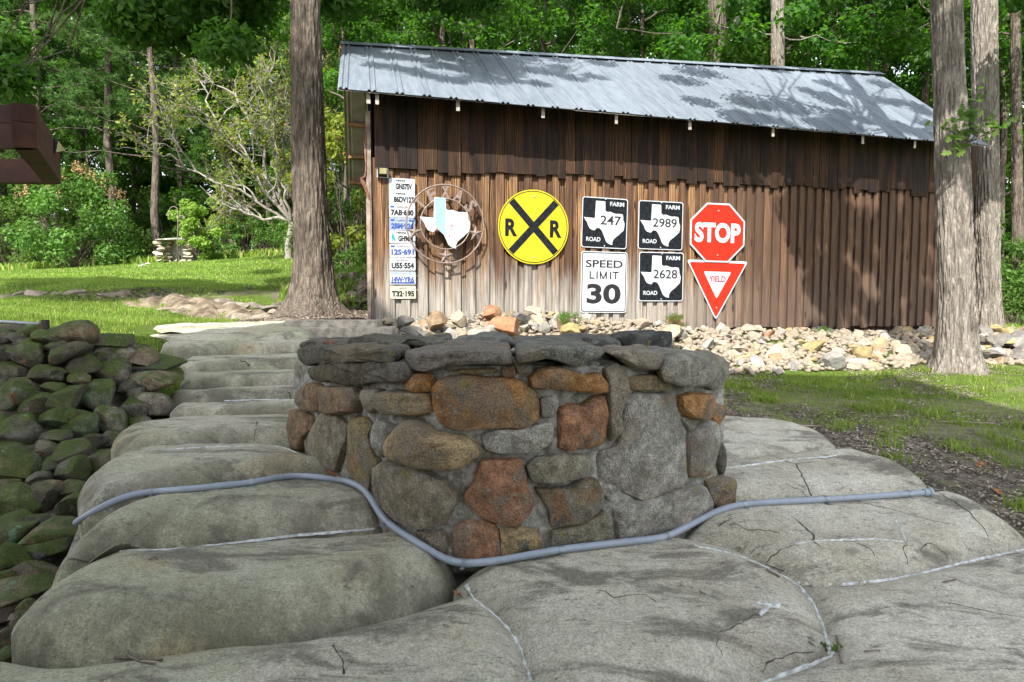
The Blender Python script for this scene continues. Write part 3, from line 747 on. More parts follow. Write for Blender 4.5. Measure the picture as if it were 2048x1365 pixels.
PLAN = [
 ('1', [(606,781),(629,764),(651,770),(655,792),(651,823),(621,821),(604,804)], .05, BR),
 ('2', [(655,773),(724,775),(731,800),(724,823),(686,829),(659,823),(653,792)], .06, BR),
 ('3', [(731,779),(773,777),(773,811),(766,823),(743,825),(730,800)], .04, GB),
 ('4', [(773,785),(796,779),(865,787),(869,823),(850,829),(789,827),(771,815),(770,800)], .07, TAN),
 ('5', [(823,750),(834,745),(872,747),(878,766),(872,781),(838,783),(825,773)], .055, OR),
 ('6', [(870,815),(870,775),(885,758),(905,750),(933,748),(960,752),(1000,754),(1038,758),(1069,781),(1080,808),(1078,838),(1057,857),(1000,853),(975,855),(930,861),(897,857),(880,840)], .06, OR),
 ('7', [(587,819),(610,819),(636,834),(632,853),(615,876),(610,903),(583,899),(575,895),(583,853)], .04, BR),
 ('8', [(615,884),(655,823),(686,832),(705,853),(701,876),(682,945),(636,922),(617,903)], .05, GB),
 ('9', [(712,832),(743,834),(754,853),(745,870),(758,914),(768,925),(754,945),(745,985),(688,948),(700,900),(707,853)], .04, YG),
 ('10', [(743,861),(766,838),(804,853),(804,884),(781,907),(770,914)], .04, GR),
 ('11', [(785,884),(827,836),(850,840),(884,865),(941,872),(966,888),(964,907),(933,930),(903,935),(853,931),(792,910)], .085, TAN),
 ('12', [(754,964),(762,933),(781,918),(827,922),(895,956),(914,979),(916,1002),(895,1048),(850,1051),(773,1036),(754,998)], .075, GB),
 ('13', [(966,865),(1002,857),(1040,858),(1080,845),(1101,842),(1105,865),(1095,888),(1069,903),(1000,905),(975,899),(966,880)], .045, GR),
 ('14', [(950,960),(960,921),(968,916),(1000,916),(1042,918),(1051,945),(1057,983),(1068,1005),(1057,1029),(1027,1050),(1000,1048),(955,1030),(933,1002),(931,985)], .05, RU),
 ('15', [(908,1078),(907,1051),(941,1036),(971,1040),(998,1055),(1002,1125),(926,1130),(910,1120)], .035, RU),
 ('16', [(1000,1055),(1040,1052),(1069,1056),(1082,1078),(1080,1110),(1000,1122),(1003,1080)], .035, TAN),
 ('17', [(834,1059),(895,1059),(897,1097),(891,1118),(865,1101),(842,1078)], .03, BR),
 ('18', [(1057,754),(1072,735),(1103,731),(1160,750),(1187,743),(1206,766),(1206,783),(1183,785),(1114,777),(1061,773)], .07, OR),
 ('19', [(1202,735),(1229,722),(1244,743),(1250,781),(1229,823),(1231,869),(1213,884),(1206,853),(1208,800),(1206,766)], .05, GB),
 ('20', [(1114,819),(1133,806),(1160,811),(1179,792),(1202,789),(1208,831),(1206,876),(1198,888),(1152,895),(1130,901),(1111,893),(1114,853)], .06, RU),
 ('21', [(1078,796),(1111,787),(1114,808),(1103,834),(1082,834)], .03, GR),
 ('22a', [(1030,728),(1057,728),(1058,745),(1035,746)], .03, GB),
 ('22', [(1004,733),(1029,733),(1029,754),(1006,754)], .03, BR),
 ('23', [(1250,754),(1290,750),(1316,749),(1328,766),(1324,779),(1259,779)], .05, TAN),
 ('24', [(1244,800),(1267,785),(1328,783),(1343,789),(1358,838),(1366,884),(1368,960),(1354,975),(1278,1002),(1229,979),(1194,949),(1192,922),(1198,899),(1229,888),(1236,853)], .045, GR),
 ('25', [(1351,792),(1373,785),(1412,787),(1423,808),(1423,831),(1404,838),(1370,834),(1353,819)], .065, OR),
 ('26', [(1415,808),(1434,808),(1440,831),(1431,859),(1419,842)], .04, OR),
 ('27', [(1370,869),(1396,846),(1415,840),(1427,857),(1431,888),(1431,945),(1419,954),(1370,952),(1368,907)], .055, GR),
 ('28', [(1427,876),(1440,888),(1446,945),(1434,951),(1429,930)], .03, DK),
 ('29', [(1358,834),(1385,838),(1381,853),(1370,861)], .03, GB),
 ('30', [(1404,960),(1427,953),(1453,953),(1462,983),(1457,1017),(1431,1025),(1419,1006)], .06, BR),
 ('31', [(1223,1017),(1236,1006),(1282,998),(1354,975),(1381,960),(1404,972),(1421,1006),(1419,1033),(1324,1078),(1229,1082),(1225,1052)], .05, GR),
 ('32', [(1051,930),(1069,914),(1114,905),(1168,907),(1177,926),(1168,949),(1095,962),(1061,960)], .07, (.30,.27,.20)),
 ('33', [(1069,975),(1133,972),(1152,960),(1187,954),(1202,983),(1202,1006),(1194,1021),(1160,1044),(1099,1052),(1095,1017)], .05, (.22,.18,.12)),
 ('34', [(1099,1059),(1160,1046),(1206,1017),(1221,1044),(1223,1084),(1141,1098),(1099,1104)], .035, (.23,.21,.15)),
 ('35', [(690,955),(742,990),(752,1015),(740,1022),(715,990)], .03, GB),
 ('36', [(905,738),(990,736),(1000,746),(930,745),(905,747)], .03, YG),
 ('37', [(1195,960),(1225,982),(1215,1000),(1203,985)], .02, GR),
 ('38', [(560,905),(612,910),(680,950),(660,960),(600,935)], .02, GR),
]
planter = tag(empty('stone_planter'), 'curved raised planter of orange and grey field stones with flat cap slabs', 'planter')
core = []; cols_ = list(range(592, 1441, 20))
rows_ = [728, 770, 840, 920, 1000, 1080, 1150]
for px in cols_:
    for py in rows_:
        p, nn = face_pt(px, py); core.append(p - nn * (.03 + .008 * math.sin(px * .13 + py * .07)))
NR = len(rows_); NCx = len(cols_)
cf = [(i * NR + j, (i + 1) * NR + j, (i + 1) * NR + j + 1, i * NR + j + 1) for i in range(NCx - 1) for j in range(NR - 1)]
top = [core[i * NR] for i in range(NCx)]; b0 = len(core)
backs = [Vector((t.x * .92 + .0, 3.95 - .35 * ((t.x) ** 2) * .25, t.z)) for t in top]
for b in backs: b.y = max(b.y, 3.6)
core += [Vector((b.x, b.y, -.29)) for b in backs] + [Vector((b.x, b.y, -1.2)) for b in backs]
for i in range(NCx - 1):
    cf += [(i * NR, b0 + i, b0 + i + 1, (i + 1) * NR), (b0 + i, b0 + NCx + i, b0 + NCx + i + 1, b0 + i + 1)]
cm = mesh_py('mortar_core', core, cf, M['mortar'], True)
obj('mortar_core', cm, planter)
# finer mortar skin between the stones
mx_ = np.arange(590, 1446, 5.0); my_ = np.arange(732, 1128, 5.0)
VV = []
for px in mx_:
    for py in my_:
        VV.append(tuple(face_pt(px, min(py, 1150), .006)[0]))
VV = np.array(VV); VV += np.c_[np.zeros(len(VV)), -1 * (.010 * fbm(VV * 14, 3) + .006 * fbm(VV * 55, 2)), np.zeros(len(VV))]
a_, b_ = len(mx_), len(my_)
q_ = (np.arange(a_ - 1)[:, None] * b_ + np.arange(b_ - 1)[None, :]).ravel()
obj('mortar', mesh_np('mortar', VV, np.stack([q_, q_ + b_, q_ + b_ + 1, q_ + 1], 1), True, M['mortar']), planter)
for i_, (nm, px, th, c_) in enumerate(PLAN):
    traced_stone(planter, px, th * 1.05, c_, seed=i_)
# cap slabs: outline seen from the front, pushed out over the wall, real depth behind
def slab(px, th, col, seed, Doff, depth, mat='stone'):
    """a flat stone whose front outline is traced; it runs back by depth metres"""
    pts = smooth_pts(resample([Vector((x, y, 0)) for x, y in px], 8, True), 1, True); n = len(pts)
    V = []; 
    for k, (t, dd) in enumerate([(0.0, 0), (.4, 0), (.75, .004), (.93, .02), (1.0, .05), (1.0, depth * .6), (.93, depth)]):
        c = sum(pts, Vector()) / n
        for v in pts:
            q = c + (v - c) * t; p, nn = face_pt(q.x, q.y); D = p.y + Doff
            pp = P(q.x, q.y, D) if k < 5 else P(q.x, q.y, face_D(q.x) + Doff + .03)
            if k >= 5: pp = pp + Vector((0, dd, 0))
            else: pp = pp + Vector((0, dd, 0))
            V.append(tuple(pp))
    V = np.array(V); V += .014 * np.stack([fbm(V * 9 + seed + 31 * a, 4) for a in range(3)], 1)
    kk = np.arange(n)
    Q = np.concatenate([np.stack([r * n + kk, (r + 1) * n + kk, (r + 1) * n + (kk + 1) % n, r * n + (kk + 1) % n], 1) for r in range(6)])
    cap_ = len(V); V = np.r_[V, [V[-n:].mean(0)]]
    Ft = np.stack([6 * n + kk, 6 * n + (kk + 1) % n, np.full(n, cap_)], 1)[:, ::-1]
    me = mesh_np('cap_stone', V, [Q, Ft], True, M[mat]); me.set_sharp_from_angle(angle=R(50))
    return obj('cap_stone', me, planter, color=col)
slab([(590,697),(674,693),(796,697),(796,722),(712,726),(655,730),(617,734),(598,731),(590,712)], .1, DK, 1, -.10, .45)
slab([(678,690),(697,678),(827,680),(895,682),(899,697),(796,701),(712,699)], .1, DK, 2, .30, .4)
slab([(613,739),(629,730),(712,724),(804,723),(823,739),(823,770),(773,771),(728,775),(674,771),(629,761),(613,754)], .1, (.11,.09,.06), 3, -.12, .4)
slab([(804,709),(850,703),(941,699),(1023,703),(1025,730),(979,733),(903,735),(823,743),(806,731)], .1, (.21,.18,.15), 4, -.10, .5)
slab([(895,692),(917,675),(1017,677),(1028,690),(1024,702),(899,702)], .1, (.19,.19,.17), 5, .42, .35)
slab([(1020,690),(1042,683),(1186,677),(1242,684),(1242,705),(1030,703)], .1, (.13,.125,.11), 6, .36, .4)
slab([(1024,703),(1061,697),(1124,694),(1177,691),(1211,703),(1213,717),(1180,725),(1161,737),(1136,739),(1105,728),(1061,728),(1027,725)], .1, (.19,.185,.155), 7, -.11, .45)
slab([(1241,681),(1258,672),(1292,666),(1349,667),(1351,697),(1336,700),(1249,703),(1242,697)], .1, (.05,.052,.05), 8, .55, .4)
slab([(1214,709),(1242,705),(1311,702),(1333,708),(1336,725),(1327,741),(1286,744),(1255,737),(1236,725)], .1, (.28,.24,.17), 9, -.10, .4)
slab([(1332,720),(1362,710),(1457,714),(1471,728),(1463,754),(1450,779),(1381,779),(1328,771),(1318,750)], .1, (.27,.25,.205), 10, -.14, .5)
slab([(1320,703),(1374,703),(1391,712),(1360,722),(1325,722)], .1, (.15,.145,.13), 11, .22, .4)
slab([(838,675),(870,672),(905,675),(892,684),(840,684)], .1, TAN, 12, .8, .25)
slab([(592,690),(600,684),(690,684),(700,697),(600,700)], .1, DK, 13, .25, .4)

# ------------------------------------------------------------------ rocks (shared shapes)
def rock_mesh(name, seed, sub, facets, rough, cut=(.52, .85), mat=None, sharp=35, boxy=1.0):
    bm = bmesh.new(); bmesh.ops.create_icosphere(bm, subdivisions=sub, radius=1)
    V = np.array([v.co[:] for v in bm.verts]); Fc = np.array([[v.index for v in f.verts] for f in bm.faces]); bm.free()
    V = np.sign(V) * np.abs(V) ** boxy; V /= np.abs(V).max()
    r_ = np.random.default_rng(seed)
    for _ in range(facets):
        nrm = r_.normal(size=3); nrm /= np.linalg.norm(nrm); d = r_.uniform(*cut)
        s = V @ nrm; m = s > d
        V[m] -= ((s[m] - d) * .93)[:, None] * nrm
    V += V * (rough * fbm(V * 1.7 + seed * 5, 4))[:, None]
    V /= np.abs(V).max(0)
    me = mesh_np(name, V, Fc, True, mat); me.set_sharp_from_angle(angle=R(sharp))
    return me
ROUND = [rock_mesh('round_rock', 100 + i, 4, 10, .07, (.5, .85), M['moss'], 50, .72) for i in range(9)]
ANG = [rock_mesh('angular_rock', 200 + i, 3, 14, .035, (.22, .66), M['rubble'], 18) for i in range(16)]
SMALL = [rock_mesh('small_rock', 300 + i, 1, 8, .04, (.3, .7), M['rubble'], 18) for i in range(6)]

# ------------------------------------------------------------------ mossy retaining wall at the side of the steps
def wall_D(px, py):
    b = float(np.interp(py, [640, 760, 900, 1000, 1100, 1200, 1365], [4.62, 4.35, 3.98, 3.58, 3.05, 2.62, 2.3]))
    return b + .45 * max(0, (px - 120) / 250) * (1 if py < 900 else max(0, 1 - (py - 900) / 80))
rwall = tag(empty('retaining_wall'), 'dark mossy dry-stacked field stone wall beside the steps', 'retaining wall')
LW = [(20,160,48,36),(145,145,48,34),(365,150,115,48,'b'),(212,175,50,32),(480,190,98,42),(512,230,80,44,'g'),(655,262,88,42,'b'),(700,300,104,26,'d'),(722,360,118,48,'b'),
 (135,200,56,32),(40,240,52,42),(145,255,80,52),(300,245,92,40),(495,330,72,62,'g'),(388,295,70,50),(575,400,48,32,'g'),(713,470,66,60,'g'),(605,500,64,52,'g'),(505,545,66,76,'g'),
 (60,330,84,46),(190,345,76,44),(372,370,48,36,'b'),(235,400,50,32),(78,440,104,66,'l'),(158,480,88,50),(300,455,78,58),(435,445,80,62,'l'),(243,535,62,40,'l'),(375,575,74,70,'l'),
 (112,590,104,64),(12,590,40,64),(245,620,64,34),(215,682,64,38),(88,762,128,86,'m'),(20,690,70,40),(305,722,94,56),(330,782,70,74),(470,735,116,64),(500,642,58,42,'g'),(352,862,64,38),
 (232,880,74,74),(80,915,104,64,'m'),(328,960,104,78,'m'),(280,1080,138,66,'m'),(225,1135,90,40,'d'),(170,1245,105,60,'b'),(40,1060,110,52,'m'),(40,1180,100,60,'m'),(140,1325,150,66,'m'),
 (20,850,60,40),(150,690,60,30),(400,660,70,36),(440,640,44,30),(120,395,60,36),(10,390,40,40),(290,170,60,30),(555,300,60,36),(620,560,50,26,'g'),(250,330,50,30),(320,530,40,34),
 (160,830,60,44),(400,700,50,44),(0,1290,80,60,'m'),(60,1010,80,36),(190,1010,70,40,'d'),(230,760,50,40,'d'),(470,860,46,34),(640,420,50,30,'g'),(455,265,40,28),(600,215,50,24,'g'),(90,175,40,26),(250,215,50,26)]
for _i in range(44):                     # the wall goes on to the left of the view
    _y = random.uniform(120, 1500); LW.append((random.uniform(-420, -60), _y, random.uniform(60, 105), random.uniform(38, 66), random.choice(('', 'm', 'b', 'l'))))
TONE = {'': (.10,.088,.062), 'b': (.20,.15,.10), 'g': (.24,.215,.17), 'd': (.06,.06,.05), 'l': (.15,.18,.12), 'm': (.09,.105,.04)}
for i_, L_ in enumerate(LW):
    cx, cy, rx, ry = L_[:4]; rx *= 1.14; ry *= 1.12; tn = TONE[L_[4] if len(L_) > 4 else '']
    px, py = cx / 2.274, 600 + cy / 2.274
    D = wall_D(px, py); p = P(px, py, D); s = D / F
    rx, ry = rx / 2.274 * s * 1.06, ry / 2.274 * s * 1.08
    tn = tint(tn, .75, 1.3)
    o = obj('stone', ROUND[i_ % 9], rwall, p, (random.uniform(-.3, .3), random.uniform(-.22, .22), random.choice((0, math.pi)) + random.uniform(-.35, .35)),
            (rx, max(rx, ry) * .8, ry), tn)
for cx_, cy_, rx_, ry_, D_ in ((150, 1150, 34, 20, 2.78), (205, 1122, 26, 13, 2.86), (118, 1188, 26, 18, 2.62), (95, 1225, 24, 20, 2.50), (172, 1128, 22, 14, 2.9), (12, 1268, 34, 24, 2.30), (38, 1238, 30, 20, 2.40), (-20, 1300, 34, 26, 2.22), (60, 1215, 26, 20, 2.5), (22, 1300, 30, 18, 2.2)):
    s_ = D_ / F; obj('stone', ROUND[int(cx_) % 9], rwall, P(cx_, cy_ + 6, D_), (.2, .1, cx_ * .1), (rx_ * s_, rx_ * s_ * .8, ry_ * s_), tint(TONE['b'], .7, 1.1))
# earth bank the stones lean on
bk = []; pxs = list(range(-250, 321, 30)); pys = list(range(650, 1351, 35))
for px in pxs:
    for py in pys: bk.append(P(px, max(py, 650 + max(0, px - 60) * .42), wall_D(px, py) + .14))
n_ = len(pys)
for px in pxs: bk.append(P(px, 655 + max(0, px - 60) * .42, wall_D(px, 650) + .14) + Vector((0, 1.2, -.25)))
fb = [(i * n_ + j, (i + 1) * n_ + j, (i + 1) * n_ + j + 1, i * n_ + j + 1) for i in range(len(pxs) - 1) for j in range(n_ - 1)]
bb = len(pxs) * n_
fb += [(bb + i, bb + i + 1, (i + 1) * n_, i * n_) for i in range(len(pxs) - 1)]
obj('earth_fill', mesh_py('earth_fill', bk, fb, M['ground'], True), rwall)
# ------------------------------------------------------------------ the barn (everything below is in the barn's own frame: x along the wall, y into it, z up)
barn = tag(empty('barn', BC, (0, 0, BA)), 'long brown board-and-batten barn with a galvanised metal roof', 'barn')
WALL_END = on_wall(1938, 500)[0]
def L(px, py, n=0.0):
    u, z = on_wall(px, py, n); return u, z
zs0, zs1 = L(755, 337)[1], L(1870, 388)[1]
def z_skirt(u): return zs0 + (zs1 - zs0) * u / WALL_END
E0, E1 = L(675, 177, .48), L(1977, 291, .48)          # front eave corners
R0, R1 = L(684, 88, -2.0), L(1757, 148, -2.0)         # ridge corners
K0 = L(693, 376, -4.55); K1 = (R1[0] + .1, K0[1] + .25)
def roof_pt(s, t):                       # s along, t 0 at the eave .. 1 at the ridge, 2 at the back eave
    if t <= 1:
        a = Vector((E0[0], -.48, E0[1])).lerp(Vector((R0[0], 2.0, R0[1])), t); b = Vector((E1[0], -.48, E1[1])).lerp(Vector((R1[0], 2.0, R1[1])), t)
    else:
        a = Vector((R0[0], 2.0, R0[1])).lerp(Vector((K0[0], 4.55, K0[1])), t - 1); b = Vector((R1[0], 2.0, R1[1])).lerp(Vector((K1[0], 4.55, K1[1])), t - 1)
    return a.lerp(b, s)
BMAT = Matrix.Translation(BC) @ Matrix.Rotation(BA, 4, 'Z')
def roof_z(u, n):                        # underside height of the front slope over (u, n out from the wall)
    t = (.48 - n) / 2.48
    a, b = roof_pt(0, t), roof_pt(1, t)
    return a.z + (b.z - a.z) * (u - a.x) / (b.x - a.x)
# walls: a backing skin, then every board
m = MB(); m.box(.02, WALL_END - .02, .03, .06, -.62, roof_z(3, 0) - .12)
wallf = obj('wall', m.mesh('wall', M['upper']), barn)
def board(name, parent, u0, u1, n0, n1, zb, zt, mat, z_t2=None):
    j = lambda a: random.uniform(-a, a)
    me = mesh_py(name, [(u0 + j(.002), -n1, zb + j(.004)), (u1 + j(.002), -n1, zb + j(.004)), (u1, -n0, zb), (u0, -n0, zb),
                        (u0 + j(.003), -n1, zt), (u1 + j(.003), -n1, z_t2 or zt), (u1, -n0, z_t2 or zt), (u0, -n0, zt)],
                 [(0, 1, 5, 4), (1, 2, 6, 5), (2, 3, 7, 6), (3, 0, 4, 7), (0, 3, 2, 1), (4, 5, 6, 7)], M[mat])
    return obj(name, me, parent)
def z_foot(u):
    a = L(780, 641)[1]; b = L(1640, 659)[1]
    return float(np.interp(u, [0, .45, .5, 2.0, 4.5, WALL_END], [a, a, a - .05, -.46, L(1400, 655)[1] - .02, L(1868, 651)[1]]))
u = .0
while u < WALL_END - .02:                # lower wall: wide boards, battens over the joints
    k = min(1, u / 4.2)
    pitch = .206 * (1 - k) + .142 * k
    w = pitch * random.uniform(.94, 1.05)
    if u < .20: w = .19
    u1 = min(u + w, WALL_END)
    zf = z_foot(u + w / 2) + random.uniform(-.012, .012)
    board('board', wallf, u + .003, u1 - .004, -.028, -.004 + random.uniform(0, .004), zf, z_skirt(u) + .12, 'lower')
    bw = pitch * random.uniform(.50, .62)
    if .15 < u < WALL_END - .1:
        board('batten', wallf, u - bw / 2, u + bw / 2, .002, .034 + random.uniform(-.004, .004), zf + random.uniform(-.02, .01), z_skirt(u) + .1 + random.uniform(-.0, .04), 'lower')
    u = u1
u = .04
while u < WALL_END - .02:                # upper wall: boards that lap over the lower ones, feet at uneven heights
    w = random.choice((.10, .125, .14, .15, .16)) * random.uniform(.95, 1.05)
    u1 = min(u + w, WALL_END)
    zb = z_skirt(u) + random.choice((0, 0, .012, .03, -.03, -.055, -.02))
    if u < .5: zb = z_skirt(u) + .0
    n1 = .064 + random.uniform(-.004, .006)
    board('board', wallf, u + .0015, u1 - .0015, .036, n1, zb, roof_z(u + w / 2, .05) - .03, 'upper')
    u = u1
m = MB()
u = .1
while u < WALL_END - .05:                # nail heads, weathered dark
    for z_ in (z_foot(u) + .07, z_skirt(u) - .42, z_skirt(u) + .045):
        n_ = .068 if z_ > z_skirt(u) else .032; zz_ = z_ + random.uniform(-.02, .02); m.box(u - .004, u + .004, -n_ - .004, -n_ + .004, zz_ - .004, zz_ + .004)
    u += random.uniform(.05, .11)
nl = obj('nails', m.mesh('nails', M['black']), wallf); nl['kind'] = 'stuff'
# gable ends and back
gl = obj('wall', mesh_py('wall', [(.03, 0, -.6), (.33, 4.0, -.6), (.33, 4.0, 2.0), (.18, 2.0, roof_z(.03, -2) - .06), (.03, 0, roof_z(.03, 0) - .06)], [(0, 4, 3, 2, 1)], M['upper']), barn)
for k in range(22):
    y0 = .01 + k * .18
    zt = min(float(np.interp(y0 + .09, [0, 2, 4.0], [roof_z(.03, 0), roof_z(.03, -2.0), 2.05])) - .08, 9)
    me = mesh_py('board', [(a + b * .072, b, c) for c in (-.5, zt) for a, b in ((-.015 - .01 * (k % 2), y0), (-.015 - .01 * (k % 2), y0 + .172), (.02, y0 + .172), (.02, y0))],
                 [(0, 1, 5, 4), (1, 2, 6, 5), (2, 3, 7, 6), (3, 0, 4, 7), (0, 3, 2, 1), (4, 5, 6, 7)], M['upper'])
    obj('board', me, gl)
zr = roof_z(WALL_END, -2) - .08
obj('wall', mesh_py('wall', [(WALL_END, 0, -.6), (WALL_END, 4, -.6), (WALL_END, 4, 2.3), (WALL_END, 2, zr), (WALL_END, 0, roof_z(WALL_END, 0) - .08)], [(0, 1, 2, 3, 4)], M['upper']), barn)
obj('wall', mesh_py('wall', [(.34, 4.0, -.6), (WALL_END, 4.0, -.6), (WALL_END, 4.0, 2.3), (.34, 4.0, 2.0)], [(0, 3, 2, 1)], M['upper']), barn)
# corner trim, split at the top
m = MB()
for (a, b, y0, y1, z0, z1) in ((-.055, -.018, -.03, .06, -.40, 1.1), (-.05, -.012, -.028, .05, 1.1, 2.1), (-.012, .0, -.036, .02, -.36, 2.1)):
    m.box(a, b, y0, y1, z0, z1, .004)
m.add([(-.05, -.03, 1.1), (-.075, -.03, 1.75), (-.045, -.03, 1.62), (-.04, -.03, 1.8), (-.02, -.03, 1.1), (-.05, -.01, 1.1), (-.075, -.01, 1.75), (-.045, -.01, 1.62), (-.04, -.01, 1.8), (-.02, -.01, 1.1)],
      [(0, 4, 3, 2, 1), (5, 6, 7, 8, 9), (0, 1, 6, 5), (1, 2, 7, 6), (2, 3, 8, 7), (3, 4, 9, 8)])
obj('corner_trim', m.mesh('corner_trim', M['trim']), barn)
# foundation edge at the near corner
m = MB(); m.box(.03, .3, -.06, .12, -.62, z_foot(.1) - .03, .02); obj('foundation', m.mesh('foundation', M['mortar']), barn)
# roof sheets with ribs
def sheet(s0, s1, t0, t1, name, mat, npan):
    """one corrugated sheet: flat with pairs of narrow ribs"""
    prof = [(0, 0), (.0001, .0)]
    prof = []
    for c in (0.0, 1 / 3, 2 / 3):
        for d, h in ((0, 0), (.012, 0), (.026, .018), (.046, .018), (.060, 0), (.078, 0), (.092, .018), (.112, .018), (.126, 0)):
            prof.append((c + d * (.333 / .333), h))
    prof.append((1.0, 0.0))
    V = []
    for t in (t0, t1):
        for a, h in prof:
            p = roof_pt(s0 + (s1 - s0) * a, t) + Vector((0, -.45 * h, .9 * h)) * 1.0
            V.append(p)
    n = len(prof)
    return V, [(i, i + 1, n + i + 1, n + i) for i in range(n - 1)]
_rv = []
for k_ in range(31):
    for t_ in (0.004, 1.0): _rv.append(roof_pt(k_ / 30, t_) + Vector((0, 0, -.02)))
roof = obj('roof', mesh_py('roof', _rv, [(2 * k_, 2 * k_ + 2, 2 * k_ + 3, 2 * k_ + 1) for k_ in range(30)], M['roofin']), barn)
NS = 10
for i in range(NS):
    V, Fc = sheet(i / NS, (i + 1) / NS, -.003 * (i % 3), 1.0, 'roof_panel', 'roof', 3)
    V = [v + Vector((0, 0, .003 * (i % 2))) for v in V]
    me = mesh_py('roof_panel', V, Fc, M['roof'])
    md = obj('roof_panel', me, roof).modifiers.new('s', 'SOLIDIFY'); md.thickness = .004
for i in range(NS):                      # the back slope, of which the underside shows past the gable
    V, Fc = sheet(i / NS, (i + 1) / NS, 1.0, 2.0, 'roof_panel', 'roofin', 3)
    obj('roof_panel', mesh_py('roof_panel', V, Fc, M['roofin']), roof)
m = MB()
for i in range(44):                      # screw heads
    pass
for i in range(NS * 3):
    for t in (.03, .2, .4, .6, .8, .97):
        p = roof_pt((i + .62) / (NS * 3), t + random.uniform(-.006, .006)); m.box(p.x - .005, p.x + .005, p.y - .005, p.y + .005, p.z, p.z + .007)
sc_ = obj('screws', m.mesh('screws', M['ringiron']), roof); sc_['kind'] = 'stuff'
m = MB(); a, b = roof_pt(0, 1), roof_pt(1, 1)
m.add([a + Vector((-.02, -.16, -.055)), b + Vector((.02, -.16, -.055)), b + Vector((.02, 0, .035)), a + Vector((-.02, 0, .035)), a + Vector((-.02, .16, -.055)), b + Vector((.02, .16, -.055))], [(0, 1, 2, 3), (3, 2, 5, 4)])
rc = obj('ridge_cap', m.mesh('ridge_cap', M['roof']), roof)
# ragged ends of sheathing beyond the ridge on the far end
m = MB(); p = roof_pt(1, .97); m.box(p.x - .02, p.x + .16, p.y + .1, p.y + 1.0, p.z - .13, p.z - .07, .01); obj('fascia', m.mesh('fascia', M['purlin']), barn)
m = MB(); p = roof_pt(0, 1); m.box(p.x - .03, p.x + .02, p.y - .02, p.y + .3, p.z - .16, p.z + .02, .01); obj('fascia', m.mesh('fascia', M['purlin']), barn)
# purlins under the back overhang, rafter tails along the front
for k, t in enumerate((1.22, 1.48, 1.72, 1.93)):
    p = roof_pt(0, t); m = MB(); m.box(p.x + .05, .06 + .072 * p.y, p.y - .05, p.y + .04, p.z - .075, p.z - .02, .008); obj('purlin', m.mesh('purlin', M['purlin']), barn)
for px in (737, 755, 916, 1086, 1233, 1380, 1547, 1727, 1832, 1942):
    u_, _ = L(px, 240, .42)
    zt = roof_z(u_, .42) - .035
    tilt = random.uniform(-.004, .004)
    hh = .115
    V = [(u_ - .02, -.42, zt - hh), (u_ + .02 + tilt, -.42, zt - hh), (u_ + .02, -.42, zt), (u_ - .02, -.42, zt)]
    zb = roof_z(u_, 0) - .035
    V += [(a, 0.0, c + (zb - zt)) for a, _, c in V]
    rt_ = obj('rafter_tail', mesh_py('rafter_tail', V, [(0, 1, 2, 3), (4, 7, 6, 5), (0, 4, 5, 1), (1, 5, 6, 2), (2, 6, 7, 3), (3, 7, 4, 0)], M['rafter']), barn)
    rt_.data.materials.append(M['upper'])
    for p_ in list(rt_.data.polygons)[1:]: p_.material_index = 1  # sides darkened in colour for the eave's shade; weathered ends stay pale
# ------------------------------------------------------------------ things hung on the wall
def hang(name, label, cat, px, py, n=.045, tilt=0.0, group=None, px_=None):
    u_, z_ = L(px, py, n)
    o = empty(name, barn_world(u_, n, z_), (0, tilt, BA)); tag(o, label, cat, group)
    return o
def rrect(w, h, r, k=5):
    P_ = []
    for cx, cz, a0 in ((w / 2 - r, h / 2 - r, 0), (-w / 2 + r, h / 2 - r, 90), (-w / 2 + r, -h / 2 + r, 180), (w / 2 - r, -h / 2 + r, 270)):
        for i in range(k + 1):
            a = R(a0 + 90 * i / k); P_.append((cx + r * math.cos(a), cz + r * math.sin(a)))
    return P_[::-1]
def rpoly(pts, r, k=4):                  # polygon with rounded corners, clockwise seen from the front
    out = []; n = len(pts)
    for i in range(n):
        a, b, c = Vector(pts[i - 1]), Vector(pts[i]), Vector(pts[(i + 1) % n])
        u1, u2 = (a - b).normalized(), (c - b).normalized(); p, q = b + u1 * r, b + u2 * r
        for j in range(k + 1):
            t = j / k; out.append(tuple((1 - t) ** 2 * p + 2 * t * (1 - t) * b + t * t * q))
    return out
def plate(parent, name, pts, y0, y1, mat):
    m = MB(); m.prism(pts, y0, y1); return obj(name, m.mesh(name, M[mat]), parent)
def print_(parent, s, x, z, w, h, mat, y=-.006, bold=.0, rot=0.0):
    return obj('lettering', text_mesh(s, M[mat], w, h, bold), parent, (x, y, z), (0, rot, 0))
def shape(parent, name, pts, y, mat):    # flat print
    return obj(name, mesh_py(name, [(x, y, z) for x, z in pts], [tuple(range(len(pts)))], M[mat]), parent)
def circ(r, n=48, cx=0, cz=0): return [(cx + r * math.sin(2 * math.pi * i / n), cz + r * math.cos(2 * math.pi * i / n)) for i in range(n)]
def dim(px0, px1, py0, py1, n=.045):
    a = L(px0, (py0 + py1) / 2, n); b = L(px1, (py0 + py1) / 2, n); c = L((px0 + px1) / 2, py0, n); d = L((px0 + px1) / 2, py1, n)
    return abs(b[0] - a[0]), abs(c[1] - d[1])
def bolt(parent, x, z): plate(parent, 'bolt', circ(.009, 10, x, z), -.012, -.004, 'zback')
